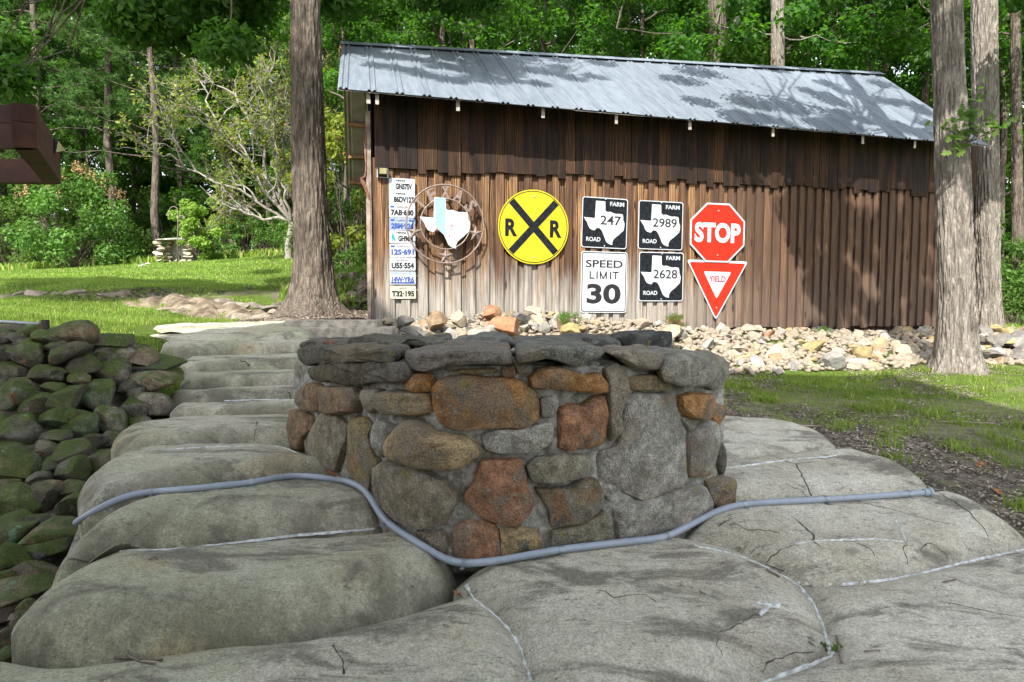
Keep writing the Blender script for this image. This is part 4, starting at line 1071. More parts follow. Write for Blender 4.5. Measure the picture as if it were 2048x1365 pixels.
# licence plates, top to bottom
LP = [(358, 383), (384, 409), (410, 435), (437, 462), (462, 487), (489, 514), (516, 541), (544, 569), (572, 598)]
LBL = ['GN57SV, topmost of the column', '86DV127, second from the top', '7AB 680, third from the top, with a blue corner mark', '2BM 926 in blue figures on pale blue',
       'GH96H with a teal flower printed on it', '12S 691 in dark blue figures', 'U55 554 in black figures', '14W YR6 with blue sky and hill bands', 'T32 195, lowest of the column, cream']
for i, ((num, head, kind), (y0, y1)) in enumerate(zip(PLATES, LP)):
    cx = 804 + i * .25
    t = hang('licence_plate', 'Texas licence plate ' + LBL[i], 'licence plate', cx, (y0 + y1) / 2, .045, random.uniform(-.012, .012), 'licence plates in a column on the barn wall')
    w, h = .300, .151
    plate(t, 'plate', rrect(w, h, .012), 0, .004, {'blue': 'pblue', 'sky': 'white', 'cr': 'cream'}.get(kind, 'white'))
    fg = {'blue': 'blue', 'sky': 'blue', 'n': 'blue'}.get(kind, 'ink')
    hd = head.split('|')
    if kind == 'sky':
        shape(t, 'sky_band', rrect(w - .02, .028, .004), -.0012, 'pblue').location = (0, 0, h / 2 - .022)
        shape(t, 'hill_band', rrect(w - .02, .018, .004), -.0012, 'blue').location = (0, 0, -h / 2 + .018)
    if kind == 'blue': shape(t, 'stamp', rrect(.05, .02, .003), -.0012, 'blue').location = (.10, 0, h / 2 - .03)
    if kind in ('blue',) or i in (2, 5): shape(t, 'corner_mark', rrect(.045, .022, .003), -.0012, 'blue').location = (-.115, 0, h / 2 - .028)
    if kind == 'b' and i == 0: shape(t, 'oval_mark', [(x * 1.7, z) for x, z in circ(.014, 16)], -.0012, 'pblue').location = (-.105, 0, -.002)
    if kind == 'bon':
        for dx, dz, r in ((-.108, .012, .016), (-.118, -.008, .014), (-.1, -.018, .018), (-.112, .03, .010), (-.09, -.04, .012), (-.12, -.04, .010)): shape(t, 'flower_print', circ(r, 9, dx, dz), -.0012, 'teal')
    big = len(hd) == 1 and hd[0] == 'TEXAS'
    if big: print_(t, hd[0], -.02, h / 2 - .026, .115, .020, 'ink', -.002, .045)
    else:
        for k, l_ in enumerate(hd): print_(t, l_, 0, h / 2 - .018 - k * .014, min(.012 * len(l_), .15), .010, 'pink' if k == 0 else 'ink', -.002, .02)
    x0 = .035 if kind == 'bon' else (.02 if i < 2 else 0)
    print_(t, num, x0, -.018, {5: .17, 6: .19, 7: .235}[len(num)] if i < 2 or kind == 'bon' else .262, .070, fg, -.002, .05)
    if i < 5: shape(t, 'slogan', rrect(.12, .004, .001), -.0012, 'pink').location = (.01, 0, -h / 2 + .012)
    for bx in (-.09, .09):
        for bz in (-.062, .062): shape(t, 'screw_hole', circ(.0045, 8, bx, bz), -.0016, 'ink')
# crossing sign
w, h = dim(995, 1140, 380, 529); rr = h / 2
t = hang('crossing_sign', 'round yellow railroad crossing sign with a black cross and two letters R', 'road sign', 1067.5, 454.5, .06, .01)
plate(t, 'plate', circ(rr, 64), 0, .004, 'yellow')
def ring_print(parent, r0, r1, y, mat, n=64):
    V = [(r * math.sin(2 * math.pi * i / n), y, r * math.cos(2 * math.pi * i / n)) for r in (r0, r1) for i in range(n)]
    return obj('border', mesh_py('border', V, [(i, (i + 1) % n, n + (i + 1) % n, n + i) for i in range(n)], M[mat]), parent)
ring_print(t, rr * .945, rr * .965, -.0015, 's_black')
for s_ in (1, -1):
    a = R(43) * s_; ux, uz = math.sin(a), math.cos(a); bw = rr * .095; Lh = rr * .93
    shape(t, 'cross_bar', [(ux * q * Lh + uz * p * bw, uz * q * Lh - ux * p * bw) for p, q in ((-1, 1), (1, 1), (1, -1), (-1, -1))], -.0015 - .0006 * (s_ > 0), 's_black')
    print_(t, 'R', -s_ * rr * .63, -.015, rr * .34, rr * .47, 's_black', -.0015, .04)
bolt(t, 0, rr * .82); bolt(t, 0, -rr * .82)
# farm road signs
TX = [(295,220),(375,222),(378,295),(388,303),(400,308),(412,303),(430,306),(450,314),(470,318),(500,316),(530,320),(534,340),(535,365),(548,392),(545,430),(540,452),(520,470),(500,490),(472,512),(455,530),(447,552),(447,575),(425,570),(405,560),(390,545),(380,520),(366,490),(355,465),(335,443),(310,440),(298,452),(290,462),(270,458),(250,450),(236,428),(225,400),(208,378),(195,358),(290,362)]
def texas(x, z, w, h):
    xs = [(p[0] - 195) / 353 - .5 for p in TX]; zs = [.5 - (p[1] - 220) / 355 for p in TX]
    return [(x + a * w, z + b * h) for a, b in zip(xs, zs)]
def farm(num, box, lab, tilt):
    w, h = dim(*box)
    t = hang('road_sign', lab, 'road sign', (box[0] + box[1]) / 2, (box[2] + box[3]) / 2, .05, tilt, 'black farm road signs')
    plate(t, 'plate', rrect(w, h, .035), 0, .003, 'white')
    shape(t, 'black_field', rrect(w - .022, h - .022, .028), -.0012, 's_black')
    shape(t, 'state_outline', texas(-.012 * w, .0 * h, w * .90, h * .86), -.0020, 'white')
    print_(t, 'FARM', w * .26, h * .385, w * .31, h * .085, 'white', -.0020, .02)
    print_(t, 'ROAD', -w * .24, -h * .33, w * .31, h * .085, 'white', -.0020, .02)
    print_(t, num, w * (.13 if len(num) == 3 else .09), h * .055, w * (.46 if len(num) == 3 else .54), h * .185, 'ink', -.0028, .015)
    for z in (.47, -.455): bolt(t, 0, h * z)
farm('247', (1164, 1255, 396, 497), 'black and white farm road sign numbered 247 above the speed limit sign', .025)
farm('2989', (1277, 1366, 403, 500), 'black and white farm road sign numbered 2989, upper of a pair', .012)
farm('2628', (1278, 1367, 505, 603), 'black and white farm road sign numbered 2628, lower of a pair', .004)
# speed limit
w, h = dim(1162, 1254, 504, 626)
t = hang('speed_limit_sign', 'white rectangular speed limit 30 sign under the farm road sign', 'road sign', 1208, 565, .05, .012)
plate(t, 'plate', rrect(w, h, .03), 0, .003, 'white')
o_ = rrect(w - .024, h - .024, .026); i_ = rrect(w - .046, h - .046, .018); n_ = len(o_)
obj('border', mesh_py('border', [(x, -.0012, z) for x, z in o_ + i_], [(k, (k + 1) % n_, n_ + (k + 1) % n_, n_ + k) for k in range(n_)], M['s_black']), t)
print_(t, 'SPEED', 0, h * .30, w * .80, h * .125, 'ink', -.0012, .02)
lw_, lh_, s_ = w * .63, h * .125, w * .028
for k_, c_ in enumerate('LIMIT'):
    x0_ = -lw_ / 2 + (0, .235, .345, .70, .80)[k_] * lw_; ww_ = (.17, .0, .25, 0, .20)[k_] * lw_; zb_, zt_ = h * .115 - lh_ / 2, h * .115 + lh_ / 2
    bars = {'L': [(x0_, zb_, x0_ + s_, zt_), (x0_, zb_, x0_ + ww_, zb_ + s_)], 'I': [(x0_, zb_, x0_ + s_, zt_)],
            'M': [(x0_, zb_, x0_ + s_, zt_), (x0_ + ww_ - s_, zb_, x0_ + ww_, zt_)], 'T': [(x0_ + ww_ / 2 - s_ / 2, zb_, x0_ + ww_ / 2 + s_ / 2, zt_ - s_), (x0_, zt_ - s_, x0_ + ww_, zt_)]}[c_]
    V_ = []; F_ = []
    for a_, b_, c2_, d_ in bars: q_ = len(V_); V_ += [(a_, -.0012, b_), (c2_, -.0012, b_), (c2_, -.0012, d_), (a_, -.0012, d_)]; F_.append((q_, q_ + 1, q_ + 2, q_ + 3))
    if c_ == 'M':
        mx2 = x0_ + ww_ / 2
        for a_ in (x0_ + s_ * .3, x0_ + ww_ - s_ * .3):
            q_ = len(V_); V_ += [(a_ - s_ * .5, -.0013, zt_), (a_ + s_ * .5, -.0013, zt_), (mx2 + s_ * .5, -.0013, zb_), (mx2 - s_ * .5, -.0013, zb_)]; F_.append((q_, q_ + 1, q_ + 2, q_ + 3))
    obj('lettering', mesh_py('lettering', V_, F_, M['ink']), t)
print_(t, '30', 0, -h * .19, w * .74, h * .33, 'ink', -.0012, .035)
bolt(t, 0, h * .395); bolt(t, 0, -h * .40)
# stop
w, h = dim(1381, 1490, 407, 525)
t = hang('stop_sign', 'red octagonal stop sign with a white rim above the yield sign', 'road sign', 1435.5, 466, .065, .008)
octo = lambda w_, h_: [(w_ / 2 * math.cos(R(22.5 + 45 * k)) / math.cos(R(22.5)), h_ / 2 * math.sin(R(22.5 + 45 * k)) / math.cos(R(22.5))) for k in range(8)][::-1]
plate(t, 'plate', rpoly(octo(w, h), .012), 0, .004, 'white'); shape(t, 'red_field', octo(w * .945, h * .945), -.0015, 'red')
print_(t, 'STOP', 0, 0, w * .84, h * .34, 'white', -.0024, .045)
bolt(t, 0, h * .37); bolt(t, 0, -h * .38)
# yield
w, h = dim(1374, 1492, 524, 639)
t = hang('yield_sign', 'red and white triangular yield sign pointing down below the stop sign', 'road sign', 1433.5, 581.5, .05, .018)
tri = lambda k, dz=0, sx=1.0: [(-w / 2 * k * sx, h / 2 * k + dz), (w / 2 * k * sx, h / 2 * k + dz), (0, -h / 2 * k + dz)]
plate(t, 'plate', rpoly(tri(1.04), .05), 0, .004, 'white'); shape(t, 'red_field', rpoly(tri(.955, .003), .04), -.0015, 'red')
shape(t, 'white_field', rpoly(tri(.47, .070), .03), -.0024, 'white')
print_(t, 'YIELD', 0, h * .20, w * .285, h * .105, 'dred', -.0032, .035)
bolt(t, 0, -h * .30)
# wrought ring with the state outline
t = hang('metal_wall_art', 'round metal hoop with TEXAS letters, three stars and a painted state outline', 'wall ornament', 891, 448.5, .15, 0)
w, h = dim(815, 967, 369, 528, .15); r1 = (w + h) / 4; r0 = r1 * .645
def hoop(r, name):
    V, Fc = tube([(r * math.sin(2 * math.pi * i / 64), 0, r * math.cos(2 * math.pi * i / 64)) for i in range(65)], .0095, 6, False)
    obj(name, mesh_py(name, V, Fc, M['ringiron'], True), t)
hoop(r1, 'outer_hoop'); hoop(r0, 'inner_hoop')
for ch, a in zip('TEXAS', (-52, -25, 0, 26, 54)):
    a = R(a); rm = (r0 + r1) / 2
    o = obj('letter', text_mesh(ch, M['ringiron'], .105 if ch != 'S' else .09, r1 - r0 + .004, .03), t, (rm * math.sin(a), 0, rm * math.cos(a)), (0, a, 0))
    md = o.modifiers.new('s', 'SOLIDIFY'); md.thickness = .008
for a in (106, 180, -106):
    a = R(a); rm = (r0 + r1) / 2; c = (rm * math.sin(a), rm * math.cos(a)); ro, ri = (r1 - r0) * .62, (r1 - r0) * .24
    V = [(c[0], -.03, c[1])] + [(c[0] + q * math.sin(R(36 * k)), 0, c[1] + q * math.cos(R(36 * k))) for k in range(10) for q in ((ro if k % 2 == 0 else ri),)] + [(c[0], .0, c[1])]
    obj('star', mesh_py('star', V, [(0, 1 + k, 1 + (k + 1) % 10) for k in range(10)] + [(11, 1 + (k + 1) % 10, 1 + k) for k in range(10)], M['ringiron']), t)
tx = texas(-.005, .01, r0 * 2.02, r0 * 2.0)
tx = [(x, z + (.0)) for x, z in tx]
plate(t, 'state_outline', tx, -.012, -.008, 'fwhite')
bp = [(x, z) for x, z in texas(-.005, .01, r0 * 2.02, r0 * 2.0)]
x_a, x_b = bp[0][0] + .008, bp[1][0] - .003
shape(t, 'blue_paint', [(x_a, bp[0][1] - .008), (x_b, bp[0][1] - .008), (x_b, -.09), (x_b - .02, -.13), (x_b - .05, -.10), (x_a + .01, -.045)], -.0132, 'ltblue')
for dx, dz, r in ((.07, -.02, .022), (.06, -.06, .016), (.045, -.14, .014), (.10, -.10, .012), (-.1, -.05, .018)):
    shape(t, 'paint_remnant', [(dx + r * random.uniform(.6, 1.2) * math.sin(R(40 * k)), dz + r * random.uniform(.6, 1.2) * math.cos(R(40 * k))) for k in range(9)], -.0136, 'pink')
m = MB(); m.box(-.008, .008, -.004, .11, r1 - .03, r1 - .012); m.box(-.006, .006, -.004, .11, r0 - .02, r0 - .008); m.box(-.006, .006, -.004, .11, -r1 + .0, -r1 + .012); obj('bracket', m.mesh('bracket', M['ringiron']), t)
# flood light at the corner
t = hang('flood_light', 'small square outdoor flood light above the topmost licence plate', 'lamp', 765, 345, .05, 0)
m = MB(); m.box(-.065, .065, .0, .03, -.06, .06); obj('wall_plate', m.mesh('wall_plate', M['zback']), t)
m = MB(); m.add([(-.055, 0, -.055), (.055, 0, -.055), (.055, 0, .045), (-.055, 0, .045), (-.05, -.07, -.035), (.05, -.07, -.035), (.05, -.09, .04), (-.05, -.09, .04)], [(4, 5, 6, 7), (0, 4, 7, 3), (1, 2, 6, 5), (3, 7, 6, 2), (0, 1, 5, 4)])
hd_ = obj('housing', m.mesh('housing', M['black']), t)
obj('lens', mesh_py('lens', [(-.04, -.073, -.028), (.04, -.073, -.028), (.04, -.092, .032), (-.04, -.092, .032)], [(0, 1, 2, 3)], M['glass']), t)
# rusty sickle-shaped bar leaning on the corner
t = tag(empty('rusty_iron_bar', barn_world(-.09, .02, 1.35)), 'rusty curved iron bar ending in a flat blade on the barn corner', 'old tool')
def bw(u_, n_, z_): return barn_world(u_, n_, z_) - Vector(t.location)
zz = lambda py: L(740, py)[1]
V, Fc = tube([bw(-.055, .03, zz(255)), bw(-.055, .03, zz(310)), bw(-.06, .035, zz(345)), bw(-.075, .04, zz(356)), bw(-.11, .04, zz(360))], [.008, .011, .011, .011, .01], 7)
obj('rod', mesh_py('rod', V, Fc, M['rust'], True), t)
bl = [(-.125, 358), (-.10, 356), (-.07, 368), (-.035, 385), (-.02, 402), (-.04, 398), (-.08, 380), (-.118, 366)]
V = [bw(a, q, zz(b)) for q in (.03, .045) for a, b in bl]; n_ = len(bl)
obj('blade', mesh_py('blade', V, [tuple(range(n_)), tuple(range(2 * n_ - 1, n_ - 1, -1))] + [(i, i + n_, (i + 1) % n_ + n_, (i + 1) % n_) for i in range(n_)], M['rust']), t)
# ------------------------------------------------------------------ the house at the photographer's back, which shades the foreground
house = tag(empty('house', (-2.3, -1.2, -1.6)), 'tall tan house standing behind the viewpoint and shading the steps', 'house')
def hs_pt(X, Y, z=-.86, yp=-1.2):
    t = (Y - yp) / .514; return (X - .168 * t, z + .53 * t)
sil = [(-6.15, -1.9), hs_pt(-3.36, 6.59), hs_pt(-2.34, 7.98), hs_pt(-1.40, 8.95), hs_pt(-1.12, 8.5), hs_pt(-.78, 7.15), hs_pt(2.48, 7.43), hs_pt(4.17, 7.43), (1.35, -1.9)]
sil[0] = (sil[1][0], -1.9); sil[-1] = (sil[-2][0], -1.9)
V = [(x + 2.3, y + 1.2, z + 1.6) for y in (-1.2, -7.5) for x, z in sil]; n_ = len(sil)
obj('wall', mesh_py('wall', V, [tuple(range(n_)), tuple(range(2 * n_ - 1, n_ - 1, -1))] + [(0, n_, n_ + 1, 1), (n_ - 2, 2 * n_ - 2, 2 * n_ - 1, n_ - 1)], M['siding']), house)
obj('roof', mesh_py('roof', V, [(i, i + n_, i + 1 + n_, i + 1) for i in range(1, n_ - 2)], M['hroof']), house)
for wx in (-4.9, -2.9, -.9):
    for wz in (.2, 3.2):
        m = MB(); m.box(wx - .5 + 2.3, wx + .5 + 2.3, -.03, .02, wz + 1.6, wz + 3.0); wf = obj('window', m.mesh('window', M['white']), house)
        m = MB(); m.box(wx - .44 + 2.3, wx + .44 + 2.3, .022, .026, wz + 1.66, wz + 2.94); obj('pane', m.mesh('pane', M['black']), wf)

# ------------------------------------------------------------------ pergola corner
pg = tag(empty('pergola', (-2.9, 4.0, .8)), 'corner of a dark red stained timber pergola with a flood light', 'pergola')
pl = Vector(pg.location)
def beam(name, a, b, th, h, parent=pg):   # a,b top ends of the outer face; th runs to the left/back
    a, b = Vector(a) - pl, Vector(b) - pl; d = (b - a); d.z = 0; d.normalize(); s = Vector((-d.y, d.x, 0)) * th; dn = Vector((0, 0, -h))
    V = [a, b, b + s, a + s, a + dn, b + dn, b + dn + s, a + dn + s]
    me = mesh_py(name, V, [(0, 1, 2, 3), (7, 6, 5, 4), (0, 4, 5, 1), (1, 5, 6, 2), (2, 6, 7, 3), (3, 7, 4, 0)], M['stain']); return obj(name, me, parent)
A_ = P(71, 210, 3.4); Bq = P(120, 308, 4.45); Bq.z = A_.z
hA = .205
beam('beam', A_, Bq, .10, hA * .42); beam('beam', A_ - Vector((0, 0, hA * .42 + .003)), Bq - Vector((0, 0, hA * .42 + .003)), .10, hA * .58)
la = A_ + Vector((-2.6, -.05, 0))
beam('beam', la, A_ + Vector((-.03, 0, 0)), .04, hA * .42); beam('beam', la - Vector((0, 0, hA * .42 + .003)), A_ - Vector((.03, 0, hA * .42 + .003)), .04, hA * .58)
Cq = Bq + Vector((-.05, -.02, -.06)); beam('beam', Cq + Vector((-2.4, 0, 0)), Cq, .09, hA - .06)
beam('post', Bq + Vector((-3.0, -.1, 0)), Bq + Vector((-2.86, -.1, 0)), .14, 2.0)
fl = tag(empty('flood_light', P(104, 296, 4.12)), 'small black flood light fixed to the side of the red pergola beam', 'lamp')
m = MB(); m.add([(0, -.03, .06), (.0, .05, -.02), (0, -.05, -.05), (.05, -.02, .045), (.055, .045, -.01), (.045, -.04, -.04)], [(0, 3, 4, 1), (1, 4, 5, 2), (2, 5, 3, 0), (0, 1, 2)])
obj('housing', m.mesh('housing', M['black']), fl)
obj('lens', mesh_py('lens', [(.051, -.019, .038), (.0555, .04, -.008), (.046, -.037, -.034)], [(0, 1, 2)], M['glass']), fl)

# ------------------------------------------------------------------ concrete kerb blocks at the head of the steps
kb = tag(empty('concrete_kerb', P(660, 690, 6.7)), 'two-tier concrete kerb beside the barn corner at the head of the steps', 'kerb'); ko = Vector(kb.location)
def kblock(px0, px1, pyt, pyb, D, depth, nm):
    a, b = P(px0, pyt, D), P(px1, pyt, D + .12); zb = P(px0, pyb, D).z
    bm = bmesh.new(); vs = [bm.verts.new(v) for v in (a, b, b + Vector((0, depth, 0)), a + Vector((0, depth, 0)))]
    vb = [bm.verts.new(Vector((v.co.x, v.co.y, zb))) for v in vs]
    for f in ((0, 1, 2, 3),): bm.faces.new([vs[i] for i in f])
    for i in range(4): bm.faces.new([vs[i], vb[i], vb[(i + 1) % 4], vs[(i + 1) % 4]])
    bmesh.ops.bevel(bm, geom=bm.edges[:], offset=.012, segments=2, affect='EDGES')
    bmesh.ops.translate(bm, verts=bm.verts, vec=-ko)
    me = bpy.data.meshes.new(nm); bm.to_mesh(me); bm.free(); me.materials.append(M['kerb']); obj(nm, me, kb)
kblock(566, 752, 642, 660, 6.95, .35, 'upper_block'); kblock(558, 783, 657, 700, 6.78, .5, 'lower_block')
kblock(575, 640, 692, 730, 6.4, .5, 'side_block')

# ------------------------------------------------------------------ rubble along the foot of the barn
LMK = [(800, 'the licence plates'), (891, 'the metal hoop'), (1067, 'the yellow crossing sign'), (1208, 'the speed limit sign'), (1322, 'the farm road sign 2628'),
       (1433, 'the yield sign'), (1540, 'the boards past the yield sign'), (1650, 'the middle bare boards'), (1760, 'the dappled wall end'), (1860, 'the forked shadow by the big trunk'), (2000, 'the rear trunk')]
LMK[9] = (1860, 'the big pale trunk')
RCOL = [('cream', (.31, .265, .20)), ('pale grey', (.26, .245, .22)), ('tan', (.31, .215, .13)), ('pinkish', (.31, .205, .155)), ('yellow-brown', (.26, .20, .095)), ('orange-brown', (.24, .125, .065)), ('grey', (.15, .14, .125))]
RCW = [.40, .24, .14, .06, .07, .05, .04]
def proj(p):
    dy = p.y * cp - p.z * sp; dz = p.y * sp + p.z * cp
    return CX + F * p.x / dy, CY - F * dz / dy
NR_ = 0
def rubble(x, y, z, s, flat=None, colr=None, me=None, extra=''):
    global NR_
    px, py = proj(Vector((x, y, z)))
    ci = colr if colr is not None else rng.choice(7, p=RCW)
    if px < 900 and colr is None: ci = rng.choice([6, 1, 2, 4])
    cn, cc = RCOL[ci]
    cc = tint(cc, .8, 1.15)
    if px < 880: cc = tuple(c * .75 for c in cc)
    q = Vector((x, y, 0)) - Vector((BC.x, BC.y, 0)); n = -q.dot(BN)
    row = 'against the wall' if n < .45 else ('in mid heap' if n < 1.1 else 'at the heap foot')
    sz = 'large' if s > .17 else ('small' if s < .085 else 'mid-sized')
    lm = min(LMK, key=lambda l: abs(l[0] - px))[1]
    sx, sy, sz_ = s * random.uniform(.85, 1.25), s * random.uniform(.8, 1.1), s * (flat or random.uniform(.5, .85))
    shp = 'flat' if sz_ / sx < .55 else ('blocky' if sz_ / sx > .72 else 'angular')
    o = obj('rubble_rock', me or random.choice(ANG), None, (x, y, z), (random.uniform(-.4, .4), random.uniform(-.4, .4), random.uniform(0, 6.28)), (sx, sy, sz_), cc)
    tag(o, f'{sz} {shp} {cn} rock {row}, below {lm}' if px < 1950 else f'{sz} {shp} {cn} rock {"close to" if px < 2015 else "well right of"} the rear trunk, {"front" if y < 9.1 else ("middle" if y < 9.5 else "back")} of the heap', 'rock', 'rubble rocks along the foot of the barn')
    NR_ += 1
placed = []
def pile_z(u_, n_):
    """extra height of the heap over the bank"""
    return .16 * math.exp(-((u_ - 2.2) / 1.6) ** 2) * max(0, 1 - n_ / 1.3) + .02
cand = []
for s_lo, s_hi, cnt in ((.14, .19, 20), (.095, .14, 80), (.06, .095, 150)):
    tries = 0; c = 0
    while c < cnt and tries < 6000:
        tries += 1
        u_ = rng.uniform(.25, 10.6); n_ = rng.uniform(.06, 1.75 if u_ > 2.8 else 1.2); s = rng.uniform(s_lo, s_hi)
        if u_ < 1.2 and n_ > .9: continue
        if s > .15 and n_ < .4: continue
        if any((u_ - a) ** 2 + ((n_ - b)) ** 2 < ((s + q) * .66) ** 2 for a, b, q in placed): continue
        placed.append((u_, n_, s)); c += 1
        w_ = barn_world(u_, n_, 0)
        if n_ > 1.0 and abs(w_.x - 4.97) < .45 and w_.y < 8.2: continue
        rubble(w_.x, w_.y, gz(w_.x, w_.y) + pile_z(u_, n_) + s * .12, s)
for px, py, D, s, ci in ((818, 640, 7.35, .13, 6), (828, 664, 6.95, .15, 6), (868, 645, 7.35, .15, 2), (855, 668, 7.0, .12, 6), (895, 675, 6.95, .12, 1), (990, 622, 7.9, .16, 5), (1010, 650, 7.6, .20, 5), (1040, 632, 7.8, .12, 6),
                      (925, 640, 7.7, .14, 0), (960, 668, 7.2, .14, 1), (1125, 645, 7.7, .13, 2), (1145, 662, 7.4, .15, 4), (1345, 662, 7.9, .17, 0), (1355, 643, 8.4, .13, 5), (1550, 718, 8.0, .24, 0), (1500, 655, 9.2, .17, 0), (1720, 700, 8.2, .18, 4),
                      (1700, 738, 7.9, .22, 0), (1630, 690, 8.5, .15, 4), (1800, 735, 8.0, .16, 0), (1480, 730, 8.0, .18, 0)):
    w_ = P(px, py, D); rubble(w_.x, w_.y, w_.z - s * .1, s, colr=ci)
for i in range(46):                      # the tail of the heap beyond the big trunk
    w_ = P(random.uniform(1955, 2130), 700, 1); D = random.uniform(8.6, 9.9); w_ = w_ * (D / w_.y) if False else Vector(((random.uniform(1950, 2140) - CX) / F * D, D, 0))
    s = random.uniform(.07, .16); hgt = max(0, 1 - abs(D - 9.3) / .9) * .22 * (1 - max(0, ((w_.x * F / D + CX) - 1990)) / 220)
    rubble(w_.x, w_.y, gz(w_.x, w_.y) + hgt + .02, s, colr=int(rng.choice([6, 1, 6, 4])))
# chips and small stones between them: one mass
Vs, Fs, b_ = [], [], 0
bv = [np.array([v.co[:] for v in me.vertices]) for me in SMALL]; bf = [np.array([list(p.vertices) for p in me.polygons]) for me in SMALL]
pts = []
for i in range(5200):
    u_ = rng.uniform(.1, 10.8); n_ = rng.uniform(.02, 1.75 if u_ > 2.5 else 1.25); pts.append((u_, n_))
pw_ = [barn_world(a, b, 0) for a, b in pts]
zz_ = ground_z([p.x for p in pw_], [p.y for p in pw_])
for (u_, n_), p, z in zip(pts, pw_, zz_):
    k = rng.integers(6); s = rng.uniform(.02, .065); a = rng.uniform(0, 6.28); ca, sa = math.cos(a), math.sin(a)
    v = bv[k] * [s, s * .8, s * .6]; v = np.c_[v[:, 0] * ca - v[:, 1] * sa, v[:, 0] * sa + v[:, 1] * ca, v[:, 2]]
    Vs.append(v + [p.x, p.y, z + pile_z(u_, n_) * rng.uniform(.3, 1) + .01]); Fs.append(bf[k] + b_); b_ += len(v)
o = obj('gravel', mesh_np('gravel', np.concatenate(Vs), np.concatenate(Fs), False, M['rubble']), color=(.25, .21, .16))
tag(o, 'small stone chips between the rubble rocks', kind='stuff')

# ------------------------------------------------------------------ low ledge of earth and stone across the lawn, stones behind the left trunk
led = tag(empty('stone_ledge', (-5, 9.6, 0)), 'low earth bank faced with pale flat stones crossing the lawn', 'stone ledge'); lo_ = Vector(led.location)
LD = [(-20, 583, 10.4), (130, 600, 10.0), (180, 602, 9.8), (250, 606, 9.7), (330, 612, 9.3), (400, 618, 9.0), (460, 624, 8.8), (520, 630, 8.5), (575, 634, 8.2)]
rowsL = 9; V = []
lp = resample([P(*q) for q in LD], .08)
for i, p in enumerate(lp):
    px_, py_ = proj(p); k = np.interp(px_, [0, 130, 200, 330, 460, 580], [.10, .16, .26, .30, .22, .08])
    for r in range(rowsL):
        t = r / (rowsL - 1)
        q = p + Vector((0, -.38 + .8 * t, -.12 + k * (t ** .6) - (.06 if t == 1 else 0)))
        V.append((q.x, q.y, q.z + .035 * math.sin(i * .9 + r) * math.sin(t * 3.1)))
V = np.array(V); V += .05 * np.stack([fbm(V * 3 + 9 * a, 4) for a in range(3)], 1); V -= np.array(lo_)
qq = (np.arange(len(lp) - 1)[:, None] * rowsL + np.arange(rowsL - 1)[None, :]).ravel()
m_dirt = m_mortar(); m_dirt.name = 'dry_earth'
gd = G('dry_earth_face', .95, .1); wv_ = gd.geo('Position'); nn_ = gd.noise(6, 6, wv_, .7)
gd.color(gd.mix(gd.ramp(nn_, .35, .65), (.085, .065, .045), (.24, .195, .145))); gd.normal(gd.bump(nn_, 1, .05)); M['earth'] = gd.m
obj('earth_face', mesh_np('earth_face', V, np.stack([qq, qq + rowsL, qq + rowsL + 1, qq + 1], 1), True, M['earth']), led)
for i in range(34):
    px_ = random.uniform(330, 600) if i < 24 else random.uniform(0, 330)
    py_ = np.interp(px_, [0, 250, 400, 500, 600], [582, 596, 604, 610, 612]) + random.uniform(-6, 22) * (px_ > 330)
    D = np.interp(py_, [580, 600, 640], [10.2, 9.5, 8.2]); w_ = P(px_, py_, D); s = random.uniform(.07, .19)
    obj('stone', random.choice(ANG), led, Vector((w_.x, w_.y, max(gz(w_.x, w_.y), w_.z - .03))) - lo_, (random.uniform(-.15, .15), random.uniform(-.15, .15), random.uniform(-.5, .5)), (s * 1.3, s * .8, s * .42), tint((.22, .19, .15), .7, 1.1))
rp = tag(empty('rock_pile', P(705, 590, 10.2)), 'heap of dark brown stones between the left trunk and the barn', 'rock pile'); ro_ = Vector(rp.location)
for i in range(75):
    px_ = random.uniform(655, 750); py_ = random.uniform(552, 612); D = float(np.interp(py_, [550, 615], [11.2, 9.6]))
    w_ = P(px_, py_, D); s = random.uniform(.06, .15)
    obj('stone', random.choice(ANG), rp, w_ - ro_, (random.uniform(-.4, .4), random.uniform(-.4, .4), random.uniform(0, 6)), (s * 1.2, s, s * .7), tint((.16, .125, .10), .6, 1.2))
# the same heap continues to the left of the trunk
for i in range(26):
    px_ = random.uniform(480, 600); py_ = random.uniform(572, 600); D = float(np.interp(py_, [565, 605], [11.0, 9.8])); w_ = P(px_, py_, D); s = random.uniform(.05, .11)
    obj('stone', random.choice(ANG), rp, w_ - ro_, (random.uniform(-.4, .4), random.uniform(-.4, .4), random.uniform(0, 6)), (s * 1.2, s, s * .7), tint((.17, .14, .11), .6, 1.2))

# ------------------------------------------------------------------ conduit on the steps
cpx = [(152,1052),(185,1030),(240,1002),(290,991),(400,983),(500,972),(560,960),(600,957),(650,962),(700,968),(733,985),(748,1012),(765,1045),(800,1070),(850,1102),(890,1127),(930,1136),(1000,1128),(1120,1106),(1250,1091),(1330,1083),(1380,1056),(1440,1025),(1490,1013),(1650,1005),(1760,998),(1850,991)]
cpx = [ (p.x, p.y) for p in smooth_pts(resample([Vector((x, y, 0)) for x, y in cpx], 14), 3)]
cd = []
for x, y in cpx:
    h, dist = on_steps(x, y)
    f_, _n1 = face_pt(x, y, .03)
    if h is None: h = PZ(x, y, -1.0)
    if 690 < x < 1440 and h.y > f_.y - .045: h = ray(x, y) * ((f_.y - .045) / ray(x, y).y)
    cd.append(h)
cy = np.array([h.y for h in cd]); ker = np.hanning(9); ker /= ker.sum()
cy2 = np.convolve(np.pad(cy, 4, 'edge'), ker, 'valid')
cd = [ray(x, y) * ((D * .35 + D2 * .65) / ray(x, y).y) + Vector((0, 0, .013)) for (x, y), D, D2 in zip(cpx, cy, cy2)]
cd = resample(cd, .006); cd = smooth_pts(cd, 4)
